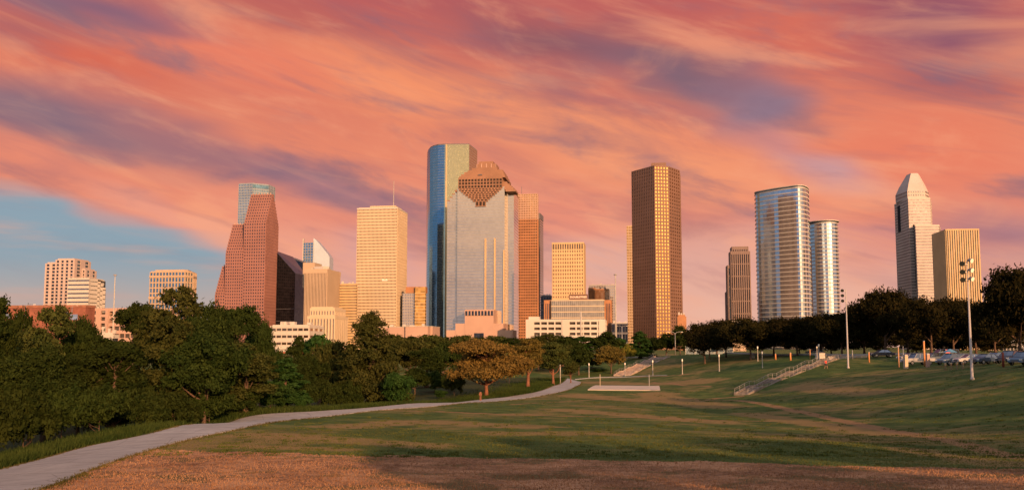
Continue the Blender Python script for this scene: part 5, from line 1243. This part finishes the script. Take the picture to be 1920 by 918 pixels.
g = at(42, 240); pole('street_lamp', 'pale street lamp with one arm in front of the brick building, leftmost', 'street lamp', g, P(42, 573, 240).z - g.z, .18, .10, M_galv, None, arms(False))
g = at(130, 420); pole('street_lamp', 'thin street lamp above the middle of the brick building', 'street lamp', g, P(130, 574, 420).z - g.z, .2, .12, M_galv, None, arms(False))
M_ob = mat('orange_post', (.60, .26, .10), .7, var=.08)  # one even orange base colour for posts and bollard bands
for px, D, yt, r0, m, lb in ((1734.5, 146, 639.5, .16, M_ob, 'tall orange post beside the white pickup'), (1686, 150, 651, .12, M_wood, 'brown post left of the stone pillar'), (1695, 152, 650, .07, M_galv, 'thin grey sign post left of the stone pillar'), (1630.5, 168, 660, .13, M_ob, 'orange post on the crest by the dark car'),
                        (1599.5, 175, 657, .10, M_galv, 'grey post right of the three-headed floodlight pole'), (1577, 182, 665, .14, M_ob, 'short orange post behind the retaining wall'), (1483, 215, 661, .22, M_ob, 'stout orange post behind the green slope'), (1455, 222, 663, .20, M_ob, 'orange post by the orange bush'),
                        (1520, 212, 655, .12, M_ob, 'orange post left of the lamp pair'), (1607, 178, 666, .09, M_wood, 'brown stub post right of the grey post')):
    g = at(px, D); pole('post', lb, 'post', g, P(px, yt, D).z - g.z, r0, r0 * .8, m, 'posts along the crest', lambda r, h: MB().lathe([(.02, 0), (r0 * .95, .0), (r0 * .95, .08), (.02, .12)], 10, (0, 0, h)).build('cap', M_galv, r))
for px, D, yt, w, m, lb in ((1699, 146, 664, .30, M_cream, 'pale stone gate pillar left of the white pickup'), (1740.5, 143, 662, .26, M_rose, 'rosy stone gate pillar right of the tall orange post'), (1539, 210, 660.5, .9, M_whitep, 'white kiosk box behind the lamp pair'), (1618, 180, 665, .75, M_cream, 'pale kiosk box right of the floodlight pole'), (1412, 245, 665, .5, M_conc_l, 'concrete box on the crest behind the lamps')):
    g = at(px, D); h = P(px, yt, D).z - g.z; r = thing('pillar', lb, 'pillar', g, R(10), None); MB().box(-w * .9, w * .9, -w * .9, w * .9, 0, h * .9).build('shaft', m, r); MB().prism([(-w, -w), (w, -w), (w, w), (-w, w)], h * .9, h, [(-w * .7, -w * .7), (w * .7, -w * .7), (w * .7, w * .7), (-w * .7, w * .7)]).build('cap', M_conc_l, r)
for px, D, lb in ((1773, 128, 'the large van'), (1784, 127, 'the parked blue car'), (1795, 126, 'the small hatchback'), (1806, 125, 'the white car')):
    g = at(px, D); r = thing('bollard', 'short pale bollard in front of ' + lb, 'bollard', g, 0, 'bollards before the parked cars'); MB().lathe([(.13, 0), (.12, .85), (.15, .87), (.15, .95), (.04, 1.02)], 10).build('post', M_cream, r, True); MB().lathe([(.125, 0), (.125, .1)], 10, (0, 0, .68)).build('reflective_band', M_ob, r)
# fence panels beyond the slope
g = at(1325, 300); w_ = thing('fence', 'blue-grey mesh fence panels beyond the green slope, by the orange pole', 'fence', g)
mb = MB(); mb.box(-7, 9, -.03, .03, .1, 2.6); mb.build('mesh_panel', mat('blue_grey_screen', (.16, .22, .27), .7), w_)
for k in range(6): MB().box(-7 + k * 3.2 - .06, -7 + k * 3.2 + .06, -.1, -.035, 0, 2.8).build('fence_post', M_galv, w_)
# guard rail along the street
gr = thing('guard_rail', 'long low pale barrier along the street edge on the crest', 'barrier', (0, 0, 0))
ln = offs(_rs, -3.9); bm_ = MB()
for i in range(10, len(ln) - 8):
    a, c = ln[i], ln[i + 1]; e = (c - a).normalized(); nn = Vector((e.y, -e.x, 0)) * .12; za, zb = H(a.x, a.y), H(c.x, c.y); bm_.prism([a - nn, c - nn, c + nn, a + nn], [za + .1, zb + .1, zb + .1, za + .1], [za + .5, zb + .5, zb + .5, za + .5])
bm_.build('rail', M_conc_l, gr)
# red wooden post group beneath the spreading tree
g = GP(901, 751); r = thing('trail_marker', 'small reddish wooden marker post under the spreading bronze tree', 'marker post', g); MB().box(-.14, .14, -.14, .14, 0, 1.35).build('post', M_bark_red, r); MB().box(-.22, .22, -.19, -.145, .85, 1.15).build('board', M_bark_red, r)
g = GP(727, 744); r = thing('trail_marker', 'small orange marker post at the foot of the conical tree', 'marker post', g); MB().box(-.12, .12, -.12, .12, 0, 1.0)  .build('post', M_bark_red, r); MB().box(-.2, .2, -.16, -.125, .6, .9).build('board', M_wood, r)
# ------------------------------------------------------------------ cars
M_tyre = mat('tyre', (.02, .02, .02), .9); M_rim = mat('rim', (.45, .45, .47), .35, metal=.8); M_cglass = glass('car_glass', (.16, .19, .24), .08, .01)
M_lamp = mat('headlight_lens', (.75, .75, .72), .2); M_tail = mat('tail_light', (.35, .02, .02), .3)
def shaded_paint(nm, c): return mat(nm + '_shaded_paint', tuple(v * .55 for v in c), .28, .25, var=.03, spec=.6)  # body colours darkened to carry the shade over the parked row
PR_ = {'sedan': ([(-2.3, .45), (-2.28, .85), (-1.75, .98), (-1.1, 1.02), (.85, 1.0), (1.9, .9), (2.25, .72), (2.3, .42)], [(-1.65, .99), (-1.0, 1.42), (.25, 1.45), (1.05, 1.0)], .90, 1.35),
       'suv': ([(-2.35, .5), (-2.38, 1.0), (-2.2, 1.12), (-1.0, 1.14), (.9, 1.12), (1.95, 1.02), (2.32, .8), (2.35, .45)], [(-2.2, 1.12), (-1.95, 1.72), (.35, 1.75), (1.15, 1.12)], .95, 1.42),
       'van': ([(-2.6, .5), (-2.62, 1.1), (-2.5, 1.15), (-1.0, 1.16), (1.2, 1.16), (2.2, 1.02), (2.5, .85), (2.55, .45)], [(-2.55, 1.14), (-2.4, 2.1), (.75, 2.1), (1.6, 1.14)], 1.0, 1.6),
       'pickup': ([(-2.9, .6), (-2.9, 1.15), (-2.6, 1.18), (-.9, 1.18), (.9, 1.18), (2.3, 1.14), (2.75, .95), (2.8, .5)], [(-.85, 1.17), (-.7, 1.85), (.65, 1.88), (1.3, 1.17)], 1.0, 1.8)}
def car(kind, label, col, px, D, rz, cat='car'):
    body, cabin, hw, wb = PR_[kind]; g = at(px, D); g.z += .08
    r = thing('parked_car' if kind != 'van' else 'parked_van', label, cat, g, R(rz), 'cars parked along the crest street')
    pm = shaded_paint(kind, col); m = MB()
    def loft(pts, secs, base):   # secs: (y, inset of the profile)
        n = len(pts); vs = [(x * sx, y, base + (z - base) * sz) for y, sx, sz in secs for x, z in pts]
        fs = [(j * n + i, j * n + (i + 1) % n, (j + 1) * n + (i + 1) % n, (j + 1) * n + i) for j in range(len(secs) - 1) for i in range(n)] + [tuple(range(n)), tuple(range((len(secs) - 1) * n, len(secs) * n))[::-1]]
        m.add(vs, fs)
    loft(body, [(-hw, .955, .90), (-hw * .93, .99, .98), (-hw * .6, 1, 1), (hw * .6, 1, 1), (hw * .93, .99, .98), (hw, .955, .90)], .45)
    rp = [cabin[1], cabin[2]]; m.add([(x, y * hw * .72, z + .03 - (0 if abs(y) < 1 else .05)) for x, z in ((rp[0][0] - .05, rp[0][1]), (rp[1][0] + .05, rp[1][1])) for y in (-1.05, -.8, .8, 1.05)], [(0, 4, 5, 1), (1, 5, 6, 2), (2, 6, 7, 3)])
    for sx in (0, .5, 1):   # pillars
        for sy in (-1, 1):
            a = Vector(cabin[0]).lerp(Vector(cabin[3]), sx); c = Vector(cabin[1]).lerp(Vector(cabin[2]), sx); m.tube([(a.x, sy * hw * .93, a.y), (c.x, sy * hw * .745, c.y)], .045, 5)
    m.build('body', pm, r)
    gm = MB(); n = 4; vs = [(x, sgn * hw * (.90 if i in (0, 3) else .73), z) for sgn in (-1, 1) for i, (x, z) in enumerate(cabin)]
    gm.add(vs, [(0, 1, 2, 3), (7, 6, 5, 4), (0, 4, 5, 1), (1, 5, 6, 2), (2, 6, 7, 3), (3, 7, 4, 0)]); gm.build('window', M_cglass, r)
    for x in (-wb, wb):
        for sy in (-1, 1):
            w = MB(); R0 = .34 if kind == 'sedan' else .38; prof = [(R0 * .6, -.12), (R0 * .96, -.12), (R0, -.07), (R0, .07), (R0 * .96, .12), (R0 * .6, .12)]; vs = [(x + rr * math.cos(2 * math.pi * k / 14), sy * (hw - .10) + dd, R0 + rr * math.sin(2 * math.pi * k / 14)) for rr, dd in prof for k in range(14)]
            w.add(vs, [(i * 14 + k, i * 14 + (k + 1) % 14, (i + 1) * 14 + (k + 1) % 14, (i + 1) * 14 + k) for i in range(5) for k in range(14)]); wo = w.build('wheel', M_tyre, r)
            rm = MB(); rm.tube([(x, sy * (hw - .10) - .10, R0), (x, sy * (hw - .10) + .11, R0)], R0 * .6, 12); rm.build('rim', M_rim, wo)
    xf = body[-2][0]; zb = body[-2][1]
    for sy in (-1, 1):
        MB().box(xf - .22, xf + .012, sy * hw * .78 - .16, sy * hw * .78 + .16, zb - .10, zb + .05).build('headlight', M_lamp, r)
        MB().box(body[0][0] - .03, body[0][0] + .12, sy * hw * .8 - .12, sy * hw * .8 + .12, .75, .95).build('tail_light', M_tail, r)
    MB().box(xf + .0, xf + .06, -hw * .5, hw * .5, .45, .72).build('grille', M_dkgrey, r)
    if kind == 'pickup': MB().box(-2.75, -.95, -hw * .8, hw * .8, 1.185, 1.20).build('truck_bed', M_dkgrey, r)
    return r
for a in [('sedan', 'dark blue sedan in shade at the left end of the parked row', (.03, .05, .10), 1655, 176, 176),
          ('sedan', 'pale sedan half hidden behind the white pickup', (.45, .48, .52), 1707, 166, 190),
          ('pickup', 'white pickup truck facing left beside the stone pillar', (.72, .72, .74), 1721, 152, 195, 'pickup truck'),
          ('suv', 'dark blue SUV partly behind the broad oak trunk', (.05, .10, .18), 1752, 156, 185),
          ('van', 'pale blue van behind the row of bollards', (.30, .38, .50), 1770, 160, 182, 'van'),
          ('suv', 'blue-grey SUV in front of the pale van', (.18, .26, .38), 1783, 140, 205),
          ('sedan', 'small silver hatchback between the blue SUV and the white car', (.42, .46, .52), 1802, 148, 178),
          ('sedan', 'white sedan seen beside the six-headed floodlight pole', (.70, .72, .76), 1819, 136, 186),
          ('sedan', 'dark blue sedan right of the floodlight pole', (.07, .12, .22), 1849, 128, 200),
          ('sedan', 'steel blue sedan left of the red post', (.16, .26, .40), 1870, 132, 198),
          ('suv', 'black SUV with a glowing orange reflection near the right edge', (.03, .04, .07), 1896, 122, 214),
          ('suv', 'blue SUV cut by the right edge of the picture', (.12, .20, .32), 1922, 114, 212),
          ('sedan', 'blue sedan on the street behind the lamp pair', (.04, .10, .22), 1529, 232, 180)]: car(*a[:6], **({'cat': a[6]} if len(a) > 6 else {}))
g = at(1882, 118); pole('post', 'broad reddish wooden post between the parked cars near the right edge', 'post', g, 1.95, .16, .14, mat('dark_red_post', (.22, .05, .03), .8))
# street planting with orange light and a small parasol
g = at(1783, 146); r = thing('parasol', 'folded blue parasol with orange cloth above the parked cars', 'parasol', g); MB().lathe([(.04, 0), (.04, 2.3)], 8).build('pole', M_galv, r); MB().lathe([(1.1, 1.95), (.5, 2.3), (.05, 2.5)], 10).build('canopy', mat('blue_canvas', (.10, .28, .45), .8), r)
g = at(1775, 150); r = thing('warning_flag', 'small orange-red flag above the blue car roof', 'flag', g); MB().lathe([(.03, 0), (.03, 2.4)], 6).build('pole', M_galv, r); MB().prism([(.03, -.02), (.85, .1), (.85, .14), (.03, .02)], 1.8, 2.35).build('cloth', mat('orange_cloth', (.75, .12, .05), .8), r)
# ------------------------------------------------------------------ people
def person(label, g, h, shirt, trousers, rz, stride=.28, name='person', group=None):
    r = thing(name, label, 'person', g, R(rz), group)
    J = {'pel': (0, 0, .52), 'chest': (0, .01, .74), 'neck': (0, .015, .835), 'head0': (0, .02, .885), 'head1': (0, .022, .955), 'lh': (-.055, 0, .50), 'rh': (.055, 0, .50), 'lk': (-.06, stride * .35 + .02, .28), 'rk': (.06, -stride * .12 + .02, .28), 'la': (-.06, stride * .55, .035), 'ra': (.06, -stride * .55, .06), 'lt': (-.06, stride * .55 + .09, .018), 'rt': (.06, -stride * .55 + .08, .022),
         'ls': (-.105, 0, .80), 'rs': (.105, 0, .80), 'le': (-.14, -.05, .64), 're': (.14, .05, .64), 'lw': (-.13, .03, .53), 'rw': (.13, .13, .55), 'lf': (-.125, .05, .49), 'rf': (.125, .16, .52)}
    Rd = {'pel': .075, 'chest': .09, 'neck': .034, 'head0': .05, 'head1': .052, 'lh': .06, 'rh': .06, 'lk': .038, 'rk': .038, 'la': .024, 'ra': .024, 'lt': .022, 'rt': .022, 'ls': .042, 'rs': .042, 'le': .027, 're': .027, 'lw': .019, 'rw': .019, 'lf': .02, 'rf': .02}
    Ed = [('pel', 'chest'), ('chest', 'neck'), ('neck', 'head0'), ('head0', 'head1'), ('pel', 'lh'), ('pel', 'rh'), ('lh', 'lk'), ('rh', 'rk'), ('lk', 'la'), ('rk', 'ra'), ('la', 'lt'), ('ra', 'rt'), ('chest', 'ls'), ('chest', 'rs'), ('ls', 'le'), ('rs', 're'), ('le', 'lw'), ('re', 'rw'), ('lw', 'lf'), ('rw', 'rf')]
    def skin(nm, keys, edges, grow, m):
        me = bpy.data.meshes.new(nm); ks = [k for k in J if k in keys]; me.from_pydata([tuple(c * h for c in J[k]) for k in ks], [(ks.index(a), ks.index(b)) for a, b in edges], []); o = bpy.data.objects.new(nm, me); C.objects.link(o)
        sk = o.modifiers.new('skin', 'SKIN'); 
        for i, k in enumerate(ks): me.skin_vertices[0].data[i].radius = (Rd[k] * h * grow, Rd[k] * h * grow * (.8 if k in ('pel', 'chest') else 1)); me.skin_vertices[0].data[i].use_root = (i == 0)
        su = o.modifiers.new('sub', 'SUBSURF'); su.levels = su.render_levels = 1; bpy.context.view_layer.update()
        e = bpy.data.meshes.new_from_object(o.evaluated_get(bpy.context.evaluated_depsgraph_get())); bpy.data.objects.remove(o); e.materials.clear(); e.materials.append(m); o = bpy.data.objects.new(nm, e); C.objects.link(o); o.parent = r; return o
    skin('body', list(J), Ed, 1, mat('skin', (.38, .22, .15), .6)); 
    up = ['pel', 'chest', 'ls', 'rs', 'le', 're']; skin('shirt', up, [e for e in Ed if e[0] in up and e[1] in up], 1.22, mat('shirt', shirt, .9))
    lo = ['pel', 'lh', 'rh', 'lk', 'rk']; skin('shorts', lo, [e for e in Ed if e[0] in lo and e[1] in lo], 1.3, mat('shorts', trousers, .9))
    MB().lathe([(.03 * h, .0), (.056 * h, .01 * h), (.06 * h, .045 * h), (.04 * h, .075 * h), (.005, .085 * h)], 10, (0, .012 * h, .915 * h)).build('hair', mat('hair', (.03, .02, .015), .8), r, True)
    return r
g = GP(1548.5, 691); person('person in a red shirt and dark shorts walking on the grass beside the railed steps', g, 1.75, (.55, .035, .03), (.05, .04, .05), 200)
